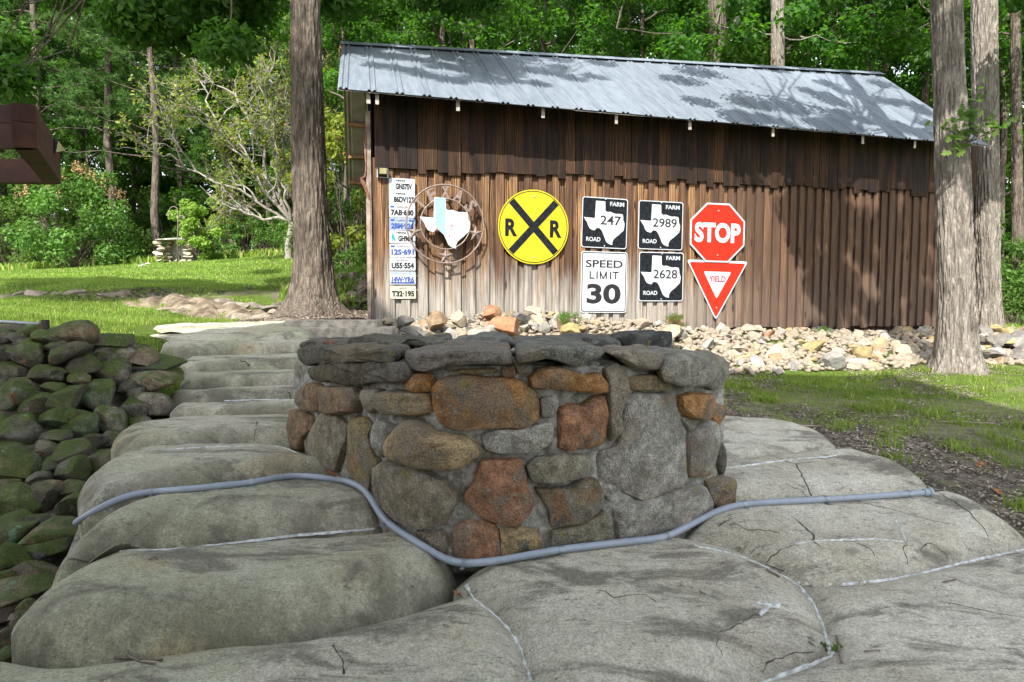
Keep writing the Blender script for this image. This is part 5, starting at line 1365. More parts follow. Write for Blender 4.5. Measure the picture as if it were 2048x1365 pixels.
CR = .0142
con = tag(empty('conduit', cd[0]), 'grey ribbed flexible conduit clamped across the concrete steps', 'conduit'); c0 = Vector(con.location)
V, Fc = tube([p - c0 for p in cd], [CR * (1.06 if i % 2 else .985) for i in range(len(cd))], 12)
obj('hose', mesh_py('hose', V, Fc, M['conduit'], True), con)
e = cd[-1]; dr = (cd[-1] - cd[-6]).normalized()
V, Fc = tube([e - dr * .01 - c0, e + dr * .018 - c0, e + dr * .018 - c0, e + dr * .032 - c0], [CR * 1.3, CR * 1.3, CR * 1.6, CR * 1.6], 12); obj('end_fitting', mesh_py('end_fitting', V, Fc, M['conduit']), con)
for px_ in (303, 500, 773, 928, 1121, 1332, 1490, 1652, 1818):
    k = min(range(3, len(cd) - 3), key=lambda i: abs(proj(cd[i])[0] - px_)); p = cd[k]; d = (cd[k + 2] - cd[k - 2]).normalized()
    V, Fc = tube([p - d * .008 - c0, p + d * .008 - c0], [CR * 1.2, CR * 1.2], 14, False)
    s = d.cross(Vector((0, 0, 1))).normalized(); b = len(V)
    for q in (p - s * .010, p - s * .040):
        for g in (-.008, .008): V.append(q + d * g - c0 + Vector((0, 0, -.011)))
    for q in (p + s * .010, p + s * .034):
        for g in (-.008, .008): V.append(q + d * g - c0 + Vector((0, 0, -.011)))
    Fc += [(b, b + 1, b + 3, b + 2), (b + 4, b + 6, b + 7, b + 5)]
    obj('strap', mesh_py('strap', V, Fc, M['zinc']), con)

# ------------------------------------------------------------------ pipe rail above the retaining wall
rl = tag(empty('pipe_rail', P(90, 665, 4.75)), 'grey metal pipe rail and post above the mossy wall', 'rail'); r0_ = Vector(rl.location)
V, Fc = tube([P(-60, 641, 4.6) - r0_, P(85, 649, 4.75) - r0_], .014, 10); obj('rail', mesh_py('rail', V, Fc, M['zback'], True), rl)
m = MB(); a = P(90, 640, 4.75) - r0_; m.box(a.x - .018, a.x + .018, a.y - .018, a.y + .018, a.z - .22, a.z, .001); obj('post', m.mesh('post', M['black']), rl)

# ------------------------------------------------------------------ fireplace hut and shepherd's hook on the lawn
fp = tag(empty('outdoor_fireplace', P(358, 523, 22)), 'small stone outdoor fireplace with a thin round slab roof on the lawn', 'fireplace'); f0 = Vector(fp.location); f0.z = gz(f0.x, f0.y); fp.location = f0
sD = 22 / F
V = [(.62 * 1.15 * math.cos(a), .45 * math.sin(a), z) for z in (.70, .735) for a in np.linspace(0, 2 * math.pi, 28, endpoint=False)]
V += [(0, 0, .80), (0, 0, .70)]
obj('slab_roof', mesh_py('slab_roof', V, [(i, (i + 1) % 28, 28 + (i + 1) % 28, 28 + i) for i in range(28)] + [(28 + i, 28 + (i + 1) % 28, 56) for i in range(28)] + [((i + 1) % 28, i, 57) for i in range(28)], M['mortar']), fp)
for side, x0, w_ in ((-1, -.52, .13), (1, .36, .15), (1, .58, .13), (-1, -.4, .1)):
    for k in range(6):
        s = w_ * random.uniform(.85, 1.1)
        s *= 1.35; obj('stone', random.choice(ANG), fp, (x0 - side * -.0 + random.uniform(-.03, .03) - (0.06 * (5 - k) / 5 if side < 0 else -.02), -.1 + (.25 if abs(x0) in (.58, .4) else 0), .06 + k * .115), (0, 0, random.uniform(0, 6)), (s, s, .075), (.40, .35, .27))
m = MB(); m.box(-.45, .5, .28, .36, 0, .7, .03); obj('back_wall', m.mesh('back_wall', M['mortar']), fp)
for x in (-.05, .12, .2): obj('stone', random.choice(ANG), fp, (x, -.05, .05), (0, 0, x * 9), (.1, .08, .06), (.3, .27, .22))
for px_, py_ in ((284, 527), (294, 526), (283, 536)):
    w_ = P(px_, py_, 21 if py_ < 530 else 19.5); o = obj('rubble_rock', random.choice(ANG), None, (w_.x, w_.y, gz(w_.x, w_.y) + .03), None, (.12, .1, .05), (.35, .33, .3))
    tag(o, {284: 'small pale stone lying on the lawn near the fireplace', 294: 'small pale stone beside another on the lawn', 283: 'small grey stone alone on the lawn before the fireplace'}[px_], 'rock', 'stones on the lawn')
hk = tag(empty('garden_hook', P(354, 531, 20.5)), 'brown double shepherd hook standing in front of the stone fireplace', 'garden hook'); h0 = Vector(hk.location); h0.z = gz(h0.x, h0.y); hk.location = h0
H_ = 1.72
V, Fc = tube([(0, 0, -.1), (.06, 0, 1.0), (.08, 0, H_ - .14)] + [(-.045 + .125 * math.cos(a), 0, H_ - .14 + .13 * math.sin(a)) for a in np.linspace(0, math.pi, 12)[1:]] + [(-.18, 0, H_ - .25), (-.215, 0, H_ - .30), (-.245, 0, H_ - .27), (-.245, 0, H_ - .22)], .013, 6)
obj('pole', mesh_py('pole', V, Fc, M['ringiron'], True), hk)
V, Fc = tube([(.075, 0, 1.1), (.08, 0, 1.32)] + [(.185 - .105 * math.cos(a), 0, 1.34 + .10 * math.sin(a)) for a in np.linspace(0, math.pi * .95, 10)], .011, 6)
obj('side_hook', mesh_py('side_hook', V, Fc, M['ringiron'], True), hk)
# ------------------------------------------------------------------ foliage builders
def unit(a): return a / np.maximum(np.linalg.norm(a, axis=1, keepdims=True), 1e-9)
def leaf_arrays(Pn, size, outw=None, aspect=.55, up=.5, rnd=.9, fold=.12):
    n = len(Pn); r = rng.normal(size=(n, 3))
    o = unit(outw) if outw is not None else np.zeros((n, 3))
    nr = unit(o * .6 + [0, 0, up] + r * rnd * .6)
    ax = unit(np.cross(nr, rng.normal(size=(n, 3)))); sd = np.cross(nr, ax)
    s = (np.asarray(size) * rng.uniform(.65, 1.25, n))[:, None]
    V = np.stack([Pn - ax * s * .5, Pn + sd * s * aspect * .5 + nr * s * fold, Pn + ax * s * .5, Pn - sd * s * aspect * .5 + nr * s * fold], 1).reshape(-1, 3)
    return V, np.arange(4 * n).reshape(n, 4)
def blob_points(C, Rr, per, squash=.75, shell=.45):
    """points in blobs C with radii Rr, per points each (array)"""
    idx = np.repeat(np.arange(len(C)), per); d = unit(rng.normal(size=(len(idx), 3)))
    rad = rng.uniform(shell, 1, len(idx)) ** .6
    q = d * rad[:, None] * np.asarray(Rr)[idx][:, None]; q[:, 2] *= squash
    return np.asarray(C)[idx] + q, d
def join(parts):
    V, Fc, b = [], [], 0
    for v, f in parts: V.append(np.asarray(v, float)); Fc.append(np.asarray(f) + b); b += len(v)
    return np.concatenate(V), np.concatenate(Fc)
def tube_np(pts, rad, seg=6):
    V, Fc = tube(pts, rad, seg, False); return np.array([tuple(v) for v in V]), np.array(Fc)
def wander(a, b, k, amp):
    a, b = np.asarray(a, float), np.asarray(b, float); L_ = np.linalg.norm(b - a)
    P_ = [a + (b - a) * i / k for i in range(k + 1)]
    for i in range(1, k): P_[i] = P_[i] + rng.normal(size=3) * amp * L_ * .5
    return P_
def decid(seed, H=15, z0=2.0, rx=3.2, leaves=9000, lsize=.20, trunk=.16, nb=48):
    global rng
    rng = np.random.default_rng(seed)
    wood = [tube_np(wander((0, 0, -.4), (0, 0, H * .85), 7, .02), np.linspace(trunk, trunk * .25, 8), 8)]
    C, Rr = [], []
    for i in range(nb):
        z = z0 + (H - z0) * rng.uniform(0, 1) ** .9; t = (z - z0) / (H - z0)
        rmax = rx * (1 - .55 * t) * (0.65 + .35 * math.sin(min(1, t * 3) * 1.57)); a = rng.uniform(0, 6.283); r = rmax * rng.uniform(.35, 1) ** .7
        c = np.array([r * math.cos(a), r * math.sin(a), z]); C.append(c); Rr.append(rng.uniform(.45, 1.05))
        if i % 2 == 0: wood.append(tube_np(wander((0, 0, max(.8, z - r * .55)), c, 4, .07), np.linspace(trunk * .32, .018, 5), 5))
    Rr = np.array(Rr); per = (leaves * Rr ** 2 / (Rr ** 2).sum()).astype(int) + 1
    Pn, d = blob_points(C, Rr, per, .62, .25)
    lv = leaf_arrays(Pn, lsize, d)
    return mesh_np('trunk', *join(wood), True, M['bark']), mesh_np('crown', *lv, False, M['leaf'])
def pine(seed, H=17, z0=3.5, tufts=1150, trunk=.15):
    global rng
    rng = np.random.default_rng(seed)
    wood = [tube_np(wander((0, 0, -.4), (0, 0, H), 8, .008), np.linspace(trunk, .03, 9), 8)]
    T_ = []
    nb = 52
    for i in range(nb):
        z = z0 + (H - z0) * (i / nb) ** .95; t = i / nb; L_ = (2.6 * (1 - t) + .5) * rng.uniform(.6, 1.05)
        a = i * 2.4 + rng.uniform(-.4, .4); e = np.array([L_ * math.cos(a), L_ * math.sin(a), z + L_ * rng.uniform(-.05, .38)])
        P_ = wander((0, 0, z), e, 4, .05); wood.append(tube_np(P_, np.linspace(.03 * (1.2 - t), .008, 5), 4))
        for q in range(max(3, int(tufts / nb))):
            f = rng.uniform(.45, 1.02); b = np.array([0, 0, z]) * (1 - f) + e * f
            T_.append(b + rng.normal(size=3) * [.28, .28, .13] * (.5 + L_ * .3))
    T_ = np.array(T_); k = 36; n = len(T_) * k
    c = np.repeat(T_, k, 0); d = unit(rng.normal(size=(n, 3)) + [0, 0, .55]); ln = rng.uniform(.13, .24, n)[:, None]
    s = unit(np.cross(d, rng.normal(size=(n, 3)))) * .011
    V = np.stack([c - s, c + s, c + d * ln], 1).reshape(-1, 3)
    return mesh_np('trunk', *join(wood), True, M['pbark']), mesh_np('crown', V, np.arange(3 * n).reshape(n, 3), False, M['needle'])
def bush(seed, h=1.5, r=1.0, leaves=2600, ls=.11, mat='leafb', nb=22, low=.1):
    global rng
    rng = np.random.default_rng(seed)
    C = []; 
    for i in range(nb):
        a = rng.uniform(0, 6.283); t = rng.uniform(0, 1); rr = r * math.sqrt(rng.uniform(0, 1)) * math.sqrt(max(.05, 1 - (t - .35) ** 2 * 1.6)); C.append((rr * math.cos(a), rr * math.sin(a), low + t * (h - low)))
    Rr = rng.uniform(.16, .34, nb) * r; per = (leaves * Rr ** 2 / (Rr ** 2).sum()).astype(int) + 1
    Pn, d = blob_points(C, Rr, per, .8, .2); Pn[:, 2] = np.maximum(Pn[:, 2], .03)
    wood = [tube_np(wander((rng.normal() * .05, rng.normal() * .05, -.1), c, 4, .06), np.linspace(.02, .005, 5), 4) for c in C]
    return mesh_np('stems', *join(wood), True, M['bark']), mesh_np('foliage', *leaf_arrays(Pn, ls, d), False, M[mat])
def plant(name, meshes, names, x, y, s, rot, label, cat, group, z=None):
    e = empty(name, (x, y, (gz(x, y) if z is None else z) - .02), (0, 0, rot)); e.scale = s if hasattr(s, '__len__') else (s, s, s)
    tag(e, label, cat, group)
    for me, nm in zip(meshes, names): obj(nm, me, e)
    return e
DEC = [decid(31, 15, 1.6, 3.2, 12000), decid(32, 17, 2.6, 3.6, 12000), decid(33, 13, .9, 3.0, 12000, .18)]
PIN = [pine(41), pine(42, 15, 2.6), pine(43, 18, 4.2)]
BSH = [bush(51), bush(52, 1.9, 1.1, 3000), bush(53, 1.1, 1.2, 2200, .09)]
def near_mark(px):
    for lim, s in ((60, 'beyond the pergola'), (270, 'behind the tan-topped bush'), (420, 'behind the stone fireplace'), (560, 'behind the sparse yellow-green tree'), (690, 'behind the left trunk'),
                   (860, 'behind the near end of the barn roof'), (1100, 'behind the shaded patch of the roof'), (1350, 'behind the middle of the barn roof'), (1480, 'behind the dark trunk over the ridge'),
                   (1640, 'behind the pale trunk over the ridge'), (1860, 'behind the far end of the roof'), (9999, 'beyond the two big right trunks')):
        if px < lim: return s
def row_of(D, near): return 'front row' if D < near + 4 else ('second row' if D < near + 10 else 'back row')
rs = random.Random(5)
used_names = {}
def forest(kind, px, D, scale):
    x = (px - CX) / F * D; near = 24 if px < 700 else 15
    if kind == 'p':
        ms = PIN[rs.randrange(3)]; nm, lb, ct, gp = 'pine_tree', rs.choice(['tall thin pine', 'bare-stemmed pine', 'feathery pine']), 'tree', 'pines of the wood'
    else:
        ms = DEC[rs.randrange(3)]; nm, lb, ct, gp = 'deciduous_tree', rs.choice(['leafy tree', 'dense broadleaf tree', 'tall broadleaf tree', 'light green tree', 'round-crowned tree']), 'tree', 'broadleaf trees of the wood'
    s = scale * rs.uniform(.92, 1.1)
    plant(nm, ms, ('trunk', 'crown'), x, D, (s * rs.uniform(.9, 1.1), s * rs.uniform(.9, 1.1), s), rs.uniform(0, 6.28), f'{lb} in the {row_of(D, near)}, {near_mark(px)}', ct, gp)
for px, D in ((95, 24.5), (235, 26), (322, 25), (372, 29), (455, 28), (180, 30), (20, 27), (540, 31), (600, 27), (-60, 25), (130, 33), (410, 34), (290, 36), (500, 36), (690, 24), (900, 27), (1180, 26), (40, 35)):
    forest('p', px, D, 1.0)
for px in range(-140, 700, 105): forest('d', px + rs.uniform(-30, 30), rs.uniform(30, 34), rs.uniform(.9, 1.15))
for px in range(-120, 760, 120): forest('d', px + rs.uniform(-40, 40), rs.uniform(38, 43), 1.2)
for px, D, s in ((60, 26.5, .62), (470, 26.5, .7), (640, 25, .75), (700, 17.5, .55), (540, 27.5, .8), (190, 27.5, .6), (0, 25.5, .6)): forest('d', px, D, s)
for px in range(760, 2250, 110): forest('d', px + rs.uniform(-35, 35), rs.uniform(17, 20.5), rs.uniform(.62, .8))
for px in range(720, 2300, 125): forest('d', px + rs.uniform(-40, 40), rs.uniform(24, 28), rs.uniform(.9, 1.1))
for px in range(760, 2250, 150): forest('d', px + rs.uniform(-40, 40), rs.uniform(34, 40), 1.2)
# understory
k = 0
for px in range(-90, 720, 58):
    D = rs.uniform(23.6, 27.5); x = (px + rs.uniform(-18, 18) - CX) / F * D
    if 300 < px < 420 and D < 24.6: D = 25.6
    plant('shrub', BSH[k % 3], ('stems', 'foliage'), x, D, rs.uniform(.6, 1.1), rs.uniform(0, 6.28), f'{"low" if k % 3 == 2 else "tall"} green shrub at the wood edge {near_mark(px)}', 'shrub', 'undergrowth shrubs at the edge of the wood'); k += 1
for px in range(-90, 760, 44):
    D = rs.uniform(28, 35); plant('shrub', BSH[k % 3], ('stems', 'foliage'), (px - CX) / F * D, D, rs.uniform(1.4, 2.1), rs.uniform(0, 6.28), f'dark shrub deep in the wood {near_mark(px)}', 'shrub', 'shrubs deep in the wood'); k += 1
for px, D, s in ((1990, 14.5, .8), (2030, 12.6, .6), (2075, 15, 1), (2010, 18, 1.1), (2060, 20, 1.2), (1985, 22, 1.3), (2100, 13, .9), (2035, 25, 1.5), (1975, 27, 1.5), (690, 16, .8), (665, 19, 1.0), (725, 18, .9), (700, 22, 1.3), (640, 22.5, 1.2), (735, 14.2, .6), (2120, 17, 1.2), (2070, 29, 1.8)):
    plant('shrub', BSH[k % 3], ('stems', 'foliage'), (px - CX) / F * D, D, s, rs.uniform(0, 6.28), f'{"small" if s < 1 else "broad"} leafy shrub {row_of(D, 14)} {near_mark(px)}', 'shrub', 'shrubs beside and behind the barn'); k += 1
# far wood that reads as one mass
rng = np.random.default_rng(61)
nC = 640; C = np.stack([rng.uniform(-62, 66, nC), rng.uniform(43, 58, nC), 30 * rng.uniform(0, 1, nC) ** 1.35 + .5], 1); C[:, 2] *= 1.0
Pn, d = blob_points(C, rng.uniform(1.6, 3.2, nC), np.full(nC, 120), .8, .3)
tag(obj('distant_wood', mesh_np('distant_wood', *leaf_arrays(Pn, .85, d), False, M['leafd'])), 'far trees of the wood that merge into one green mass', kind='stuff')

# ------------------------------------------------------------------ big trunks
def big_trunk(rows, D, top=11.0, seg=110, amp=.018, seed=3, dlean=0.0):
    """rows: (py, left px, right px) from the foot up"""
    C, Rr = [], []
    for py, l, r in rows:
        p = P((l + r) / 2, py, D + dlean * (600 - py) / 600); C.append(p); Rr.append((r - l) / 2 / F * p.y * math.cos(math.atan2(p.x, p.y)))
    d = (C[-1] - C[-2]).normalized(); z = C[-1].z
    while z < top:
        C.append(C[-1] + d * 1.0); z = C[-1].z; Rr.append(Rr[-1] * .93)
    zs = [c.z for c in C]; ZZ = np.arange(zs[0], zs[-1], .028)
    cx = np.interp(ZZ, zs, [c.x for c in C]); cyy = np.interp(ZZ, zs, [c.y for c in C]); rr = np.interp(ZZ, zs, Rr)
    kk = np.hanning(11); kk /= kk.sum(); sm = lambda a: np.convolve(np.pad(a, 5, 'edge'), kk, 'valid')
    cx, cyy, rr = sm(cx), sm(cyy), sm(rr)
    A = np.linspace(0, 2 * math.pi, seg, endpoint=False)
    zz, aa = np.meshgrid(ZZ, A, indexing='ij'); R_ = np.repeat(rr[:, None], seg, 1)
    low = np.clip(1 - (zz - ZZ[0]) / .75, 0, 1)
    R_ = R_ * (1 + low ** 1.6 * (.10 + .16 * np.sin(aa * 5 + seed) * .8 + .10 * np.sin(aa * 3 + seed * 2)))
    q = np.stack([np.cos(aa) * 3.2, np.sin(aa) * 3.2, zz * .55], -1).reshape(-1, 3)
    big = fbm(q * .6 + seed, 3).reshape(zz.shape)
    rd = fbm(np.stack([np.cos(aa) * 4.6, np.sin(aa) * 4.6, zz * 1.5 + 5], -1).reshape(-1, 3) * 1.6 + seed, 3).reshape(zz.shape)
    ridge = 1 - np.abs(rd) * 2.2
    R_ = R_ * (1 + .035 * big) + amp * (np.clip(ridge, -1, 1) - .6)
    V = np.stack([cx[:, None] + R_ * np.cos(aa), cyy[:, None] + R_ * np.sin(aa), zz], -1).reshape(-1, 3)
    m_, n_ = zz.shape; i = np.arange(m_ - 1)[:, None] * n_; j = np.arange(n_)[None, :]
    Fc = np.stack([(i + j), (i + (j + 1) % n_), (i + n_ + (j + 1) % n_), (i + n_ + j)], -1).reshape(-1, 4)
    return V, Fc, C
def keep_blob(c):
    """leave the signs in full sun, as in the photograph"""
    c = Vector(c); t = (BC - BN * .06 - c).dot(BN) / SUN.dot(BN)
    if t < 0: return True
    x, y = proj(c + SUN * t); return not (960 < x < 1510 and 370 < y < 660)
def big_tree(name, label, rows, D, mat, blobs, limbs=(), leafmat_='leafd', lsize=.11, per=190, seed=3, amp=.018, dlean=0, top=11.0):
    V, Fc, C = big_trunk(rows, D, top, seed=seed, amp=amp, dlean=dlean)
    base = Vector((C[0].x, C[0].y, C[0].z)); t = tag(empty(name, base), label, 'tree')
    obj('trunk', mesh_np('trunk', V - np.array(base), Fc, True, M[mat]), t)
    wood = []; blobs = [b for b in blobs if keep_blob(b[0])]
    for a, b, ra in limbs: wood.append(tube_np(wander(a, b, 6, .05), np.linspace(ra, ra * .25, 7), 7))
    if blobs:
        BC_ = np.array([b[0] for b in blobs]); Rr = np.array([b[1] for b in blobs])
        lim = [np.array(b) for a, b, ra in limbs] or [np.array(C[-1])]
        lp_ = np.array([p for a, b, ra in limbs for p in wander(a, b, 8, 0)]) if limbs else np.array([tuple(C[-1])])
        for c in (BC_ if D < 12 else BC_[::3]):
            k_ = np.argmin(np.linalg.norm(lp_ - c, axis=1)); wood.append(tube_np(wander(lp_[k_], c, 3, .08), np.linspace(.022, .006, 4), 4))
        Pn, d = blob_points(BC_, Rr, (per * (Rr / .3) ** 1.7).astype(int) + 4, .7, .1)
        obj('crown', mesh_np('crown', *leaf_arrays(Pn - np.array(base), lsize, d), False, M[leafmat_]), t)
    if wood:
        v, f = join(wood); obj('limbs', mesh_np('limbs', v - np.array(base), f, True, M[mat]), t)
    return t
rng = np.random.default_rng(71)
RPn = [BMAT @ roof_pt(0, 0), BMAT @ roof_pt(1, 0), BMAT @ roof_pt(0, 1)]
rn = (RPn[1] - RPn[0]).cross(RPn[2] - RPn[0]).normalized()
def on_roof(px, py):
    d = ray(px, py); return d * (RPn[0].dot(rn) / d.dot(rn))
def shade(T, s, r, j=.0): return (tuple(T - SUN * s + Vector((rng.normal() * j, rng.normal() * j, rng.normal() * j))), r)
blL = []
for px, py in ((745,112),(775,135),(790,120),(820,145),(850,128),(860,155),(900,140),(905,165),(940,150),(960,125),(985,165),(1010,145),(1040,170),(1060,150),(1080,175),(1110,160),(1130,140),(1150,168),(1185,166),(1000,122),(1090,130),(1180,135),(1240,140),(830,112),(760,100),(800,118),(870,138),(930,118),(960,145),(1020,158),(1060,132),(1030,112),(1120,150),(1150,128),(880,108),(1210,150)):
    blL.append(shade(on_roof(px, py), rng.uniform(7.2, 8.6), rng.uniform(.18, .32), .03))
for px in range(110, 760, 38):
    for py in (562, 572, 582, 592, 606):
        if (py < 570 and px < 220) or (py > 600 and px > 360): continue
        blL.append(shade(P(px + rng.uniform(-15, 15), py, np.interp(py, [560, 600], [13, 10.2])), rng.uniform(12, 14), rng.uniform(.5, .8), .1))
def pxb(lst, D0, D1, r0, r1): return [(tuple(P(px, py, rng.uniform(D0, D1))), rng.uniform(r0, r1)) for px, py in lst]
hang_l = [(rng.uniform(110, 575), rng.uniform(-80, 35)) for _ in range(26)] + [(rng.uniform(230, 480), rng.uniform(40, 95)) for _ in range(9)] + [(rng.uniform(640, 980), rng.uniform(-90, 10)) for _ in range(20)] + [(rng.uniform(-40, 60), rng.uniform(70, 180)) for _ in range(7)]
blL += pxb(hang_l, 8.2, 11.5, .25, .5)
tb = P(611, 0, 8.7)
limL = [((tb.x, tb.y, 4.2), (-4.6, 8.6, 4.3), .09), ((tb.x, tb.y, 4.8), (-1.8, 3.9, 8.0), .10), ((tb.x, tb.y, 4.6), (.4, 8.9, 4.6), .08), ((tb.x, tb.y, 5), (-1.0, 4.6, 8.2), .08), ((tb.x, tb.y, 5.5), (-6.5, 4.5, 8.8), .11), ((tb.x, tb.y, 6), (-4.5, 3.6, 9), .1), ((tb.x, tb.y, 5.5), (-8.5, 4.5, 8.8), .1)]
big_tree('oak_tree', 'tall oak with grey-brown ridged bark standing left of the barn', [(640, 540, 726), (625, 560, 700), (605, 574, 682), (570, 583, 672), (500, 588, 663), (420, 587, 656), (300, 583, 651), (180, 583, 646), (0, 582, 640)], 8.6, 'bark', blL, limL, seed=3, per=300)
# right pair
blR = []
for px, py in ((1495,165),(1530,172),(1560,180),(1600,178),(1640,170),(1670,185),(1700,175),(1735,190),(1770,185),(1800,205),(1650,200),(1690,212),(1730,222),(1770,228),(1810,232),(1840,245),(1860,262),(1490,236),(1520,240),(1560,246),(1600,238),(1630,250),(1670,248),(1700,258),(1740,252),(1790,262),(1830,270),(1770,160),(1790,175),(1600,205),(1750,205)):
    blR.append(shade(on_roof(px, py), rng.uniform(6.0, 7.5), rng.uniform(.19, .32), .04))
for px, py, D in ((1700,440,9.5),(1740,470,9.6),(1790,430,9.8),(1830,470,9.9),(1850,520,10),(1860,580,10),(1840,610,10),(1790,600,9.8),(1740,620,9.7),(1700,590,9.6),(1770,545,9.8),(1820,545,9.9),(1865,440,10),(1680,640,9.6),(1850,640,9.9),(1800,650,9.3),(1860,672,9.0),(1870,400,10)) + tuple((rng.uniform(1600, 1870), rng.uniform(420, 650), rng.uniform(9.4, 10)) for _ in range(26)):
    blR.append(shade(P(px, py, D), rng.uniform(7, 9), rng.uniform(.14, .24), .05))
blR += [(tuple(P(rng.uniform(1350, 1780), rng.uniform(-120, -15), rng.uniform(7, 10))), rng.uniform(.25, .45)) for _ in range(14)]
blR += [(tuple(P(rng.uniform(2050, 2140), rng.uniform(-90, 30), rng.uniform(8, 10))), rng.uniform(.25, .4)) for _ in range(10)]
tr_ = P(1893, 0, 7.6)
limR = [((tr_.x, tr_.y, 4.6), (3.2, 5.3, 7.6), .09), ((tr_.x, tr_.y, 4.6), (1.8, 5.6, 7.8), .08), ((tr_.x, tr_.y, 5), (4.2, 4.4, 7.4), .09), ((tr_.x, tr_.y, 4.4), (6.2, 8.0, 5.2), .06)]
big_tree('oak_tree', 'big oak with pale scaly bark and a leafy sprig in front of the barn corner', [(765, 1830, 1996), (748, 1852, 1978), (720, 1864, 1966), (690, 1868, 1959), (600, 1873, 1951), (500, 1871, 1947), (400, 1869, 1944), (300, 1868, 1939), (150, 1865, 1930), (0, 1861, 1924)], 7.6, 'bark2', blR, limR, seed=9, per=290)
big_tree('oak_tree', 'second oak trunk in grey shade behind the barn roof corner', [(690, 1930, 2022), (660, 1941, 2010), (600, 1949, 2003), (450, 1947, 2000), (300, 1945, 1998), (150, 1943, 1996), (0, 1942, 1994)], 10.9, 'bark2', [(tuple(P(rng.uniform(1780, 2180), rng.uniform(-260, -50), rng.uniform(11.3, 14))), rng.uniform(.3, .6)) for _ in range(22)],
         [(tuple(P(1968, -60, 10.9)), tuple(P(2100, -60, 11.5)), .07), (tuple(P(1968, -40, 10.9)), tuple(P(1820, -100, 12)), .07)], seed=14, per=110, top=16)
# trunks rising behind the roof
rng = np.random.default_rng(72)
def mid_tree(label, px0, w0, D, lean=0, mat='bark', nb=22, y0=150, z_lo=.2):
    rows = [(560, px0 - w0 * .6, px0 + w0 * .6), (300, px0 - w0 * .52 + lean * .5, px0 + w0 * .52 + lean * .5), (0, px0 - w0 * .48 + lean, px0 + w0 * .48 + lean)]
    bl = [(tuple(P(px0 + lean + rng.uniform(-230, 230), rng.uniform(-160, 120), D + rng.uniform(-1.0, 3))), rng.uniform(.3, .7)) for _ in range(nb)]
    c = P(px0 + lean * .8, 70, D)
    lm = [(tuple(c), tuple(P(px0 + s * rng.uniform(110, 200), rng.uniform(20, 90), D + .5)), .022) for s in (-1, 1)]
    return big_tree('oak_tree', label, rows, D, mat, bl, lm, 'leaf', .15, 100, seed=int(px0), amp=.012, top=16)
mid_tree('dark thick trunk rising behind the barn ridge', 1430, 36, 15.5, 4)
mid_tree('slimmer pale grey trunk rising behind the barn ridge', 1557, 27, 14.5, -2, 'bark2')
mid_tree('thin crooked trunk behind the far end of the ridge', 1725, 20, 16, 14)
mid_tree('dark slender trunk among leaves beyond the right trunks', 2036, 22, 15, -6)
mid_tree('thin dark trunk in shade behind the roof corner', 1850, 14, 17, 0)
mid_tree('thin straight trunk behind the near end of the roof', 748, 10, 19, 0)
# oak sprig growing from the right trunk
sp_o = P(1935, 285, 7.35); spg = tag(empty('oak_sprig', sp_o), 'young oak shoots with bright lobed leaves sprouting from the pale trunk', 'sprig')
wood, lp_ = [], []
for tx_, ty_, td in ((1870, 245, 7.2), (1900, 300, 7.15), (1945, 190, 7.2), (1965, 165, 7.1), (2000, 225, 7.3), (2035, 235, 7.4), (1975, 250, 7.2), (1905, 240, 7.1), (1925, 215, 7.1), (1895, 275, 7.1), (2015, 250, 7.3)):
    e_ = np.array(P(tx_, ty_, td)); w_ = wander(sp_o, e_, 5, .05); wood.append(tube_np(w_, np.linspace(.006, .002, 6), 4))
    for f in np.linspace(.35, 1, 9): lp_.append(np.array(sp_o) * (1 - f) + e_ * f + rng.normal(size=3) * .035)
v, f = join(wood); obj('twigs', mesh_np('twigs', v - np.array(sp_o), f, True, M['bark']), spg)
# lobed leaves
lob = np.array([(0, -.5), (.10, -.30), (.30, -.22), (.16, -.06), (.40, .08), (.18, .16), (.26, .36), (0, .5), (-.26, .36), (-.18, .16), (-.40, .08), (-.16, -.06), (-.30, -.22), (-.10, -.30)])
Vl, Fl = [], []
for p in lp_:
    nr = unit(rng.normal(size=(1, 3)) * .6 + [0, -.4, .7])[0]; ax = unit(np.cross(nr, rng.normal(size=(1, 3))))[0]; sd = np.cross(nr, ax); s = rng.uniform(.07, .12); b = len(Vl)
    Vl += [p - np.array(sp_o) + (sd * a + ax * c_) * s + nr * abs(a) * s * .3 for a, c_ in lob]; Fl.append(tuple(range(b, b + 14)))
obj('leaves', mesh_py('leaves', Vl, Fl, M['leafb']), spg)

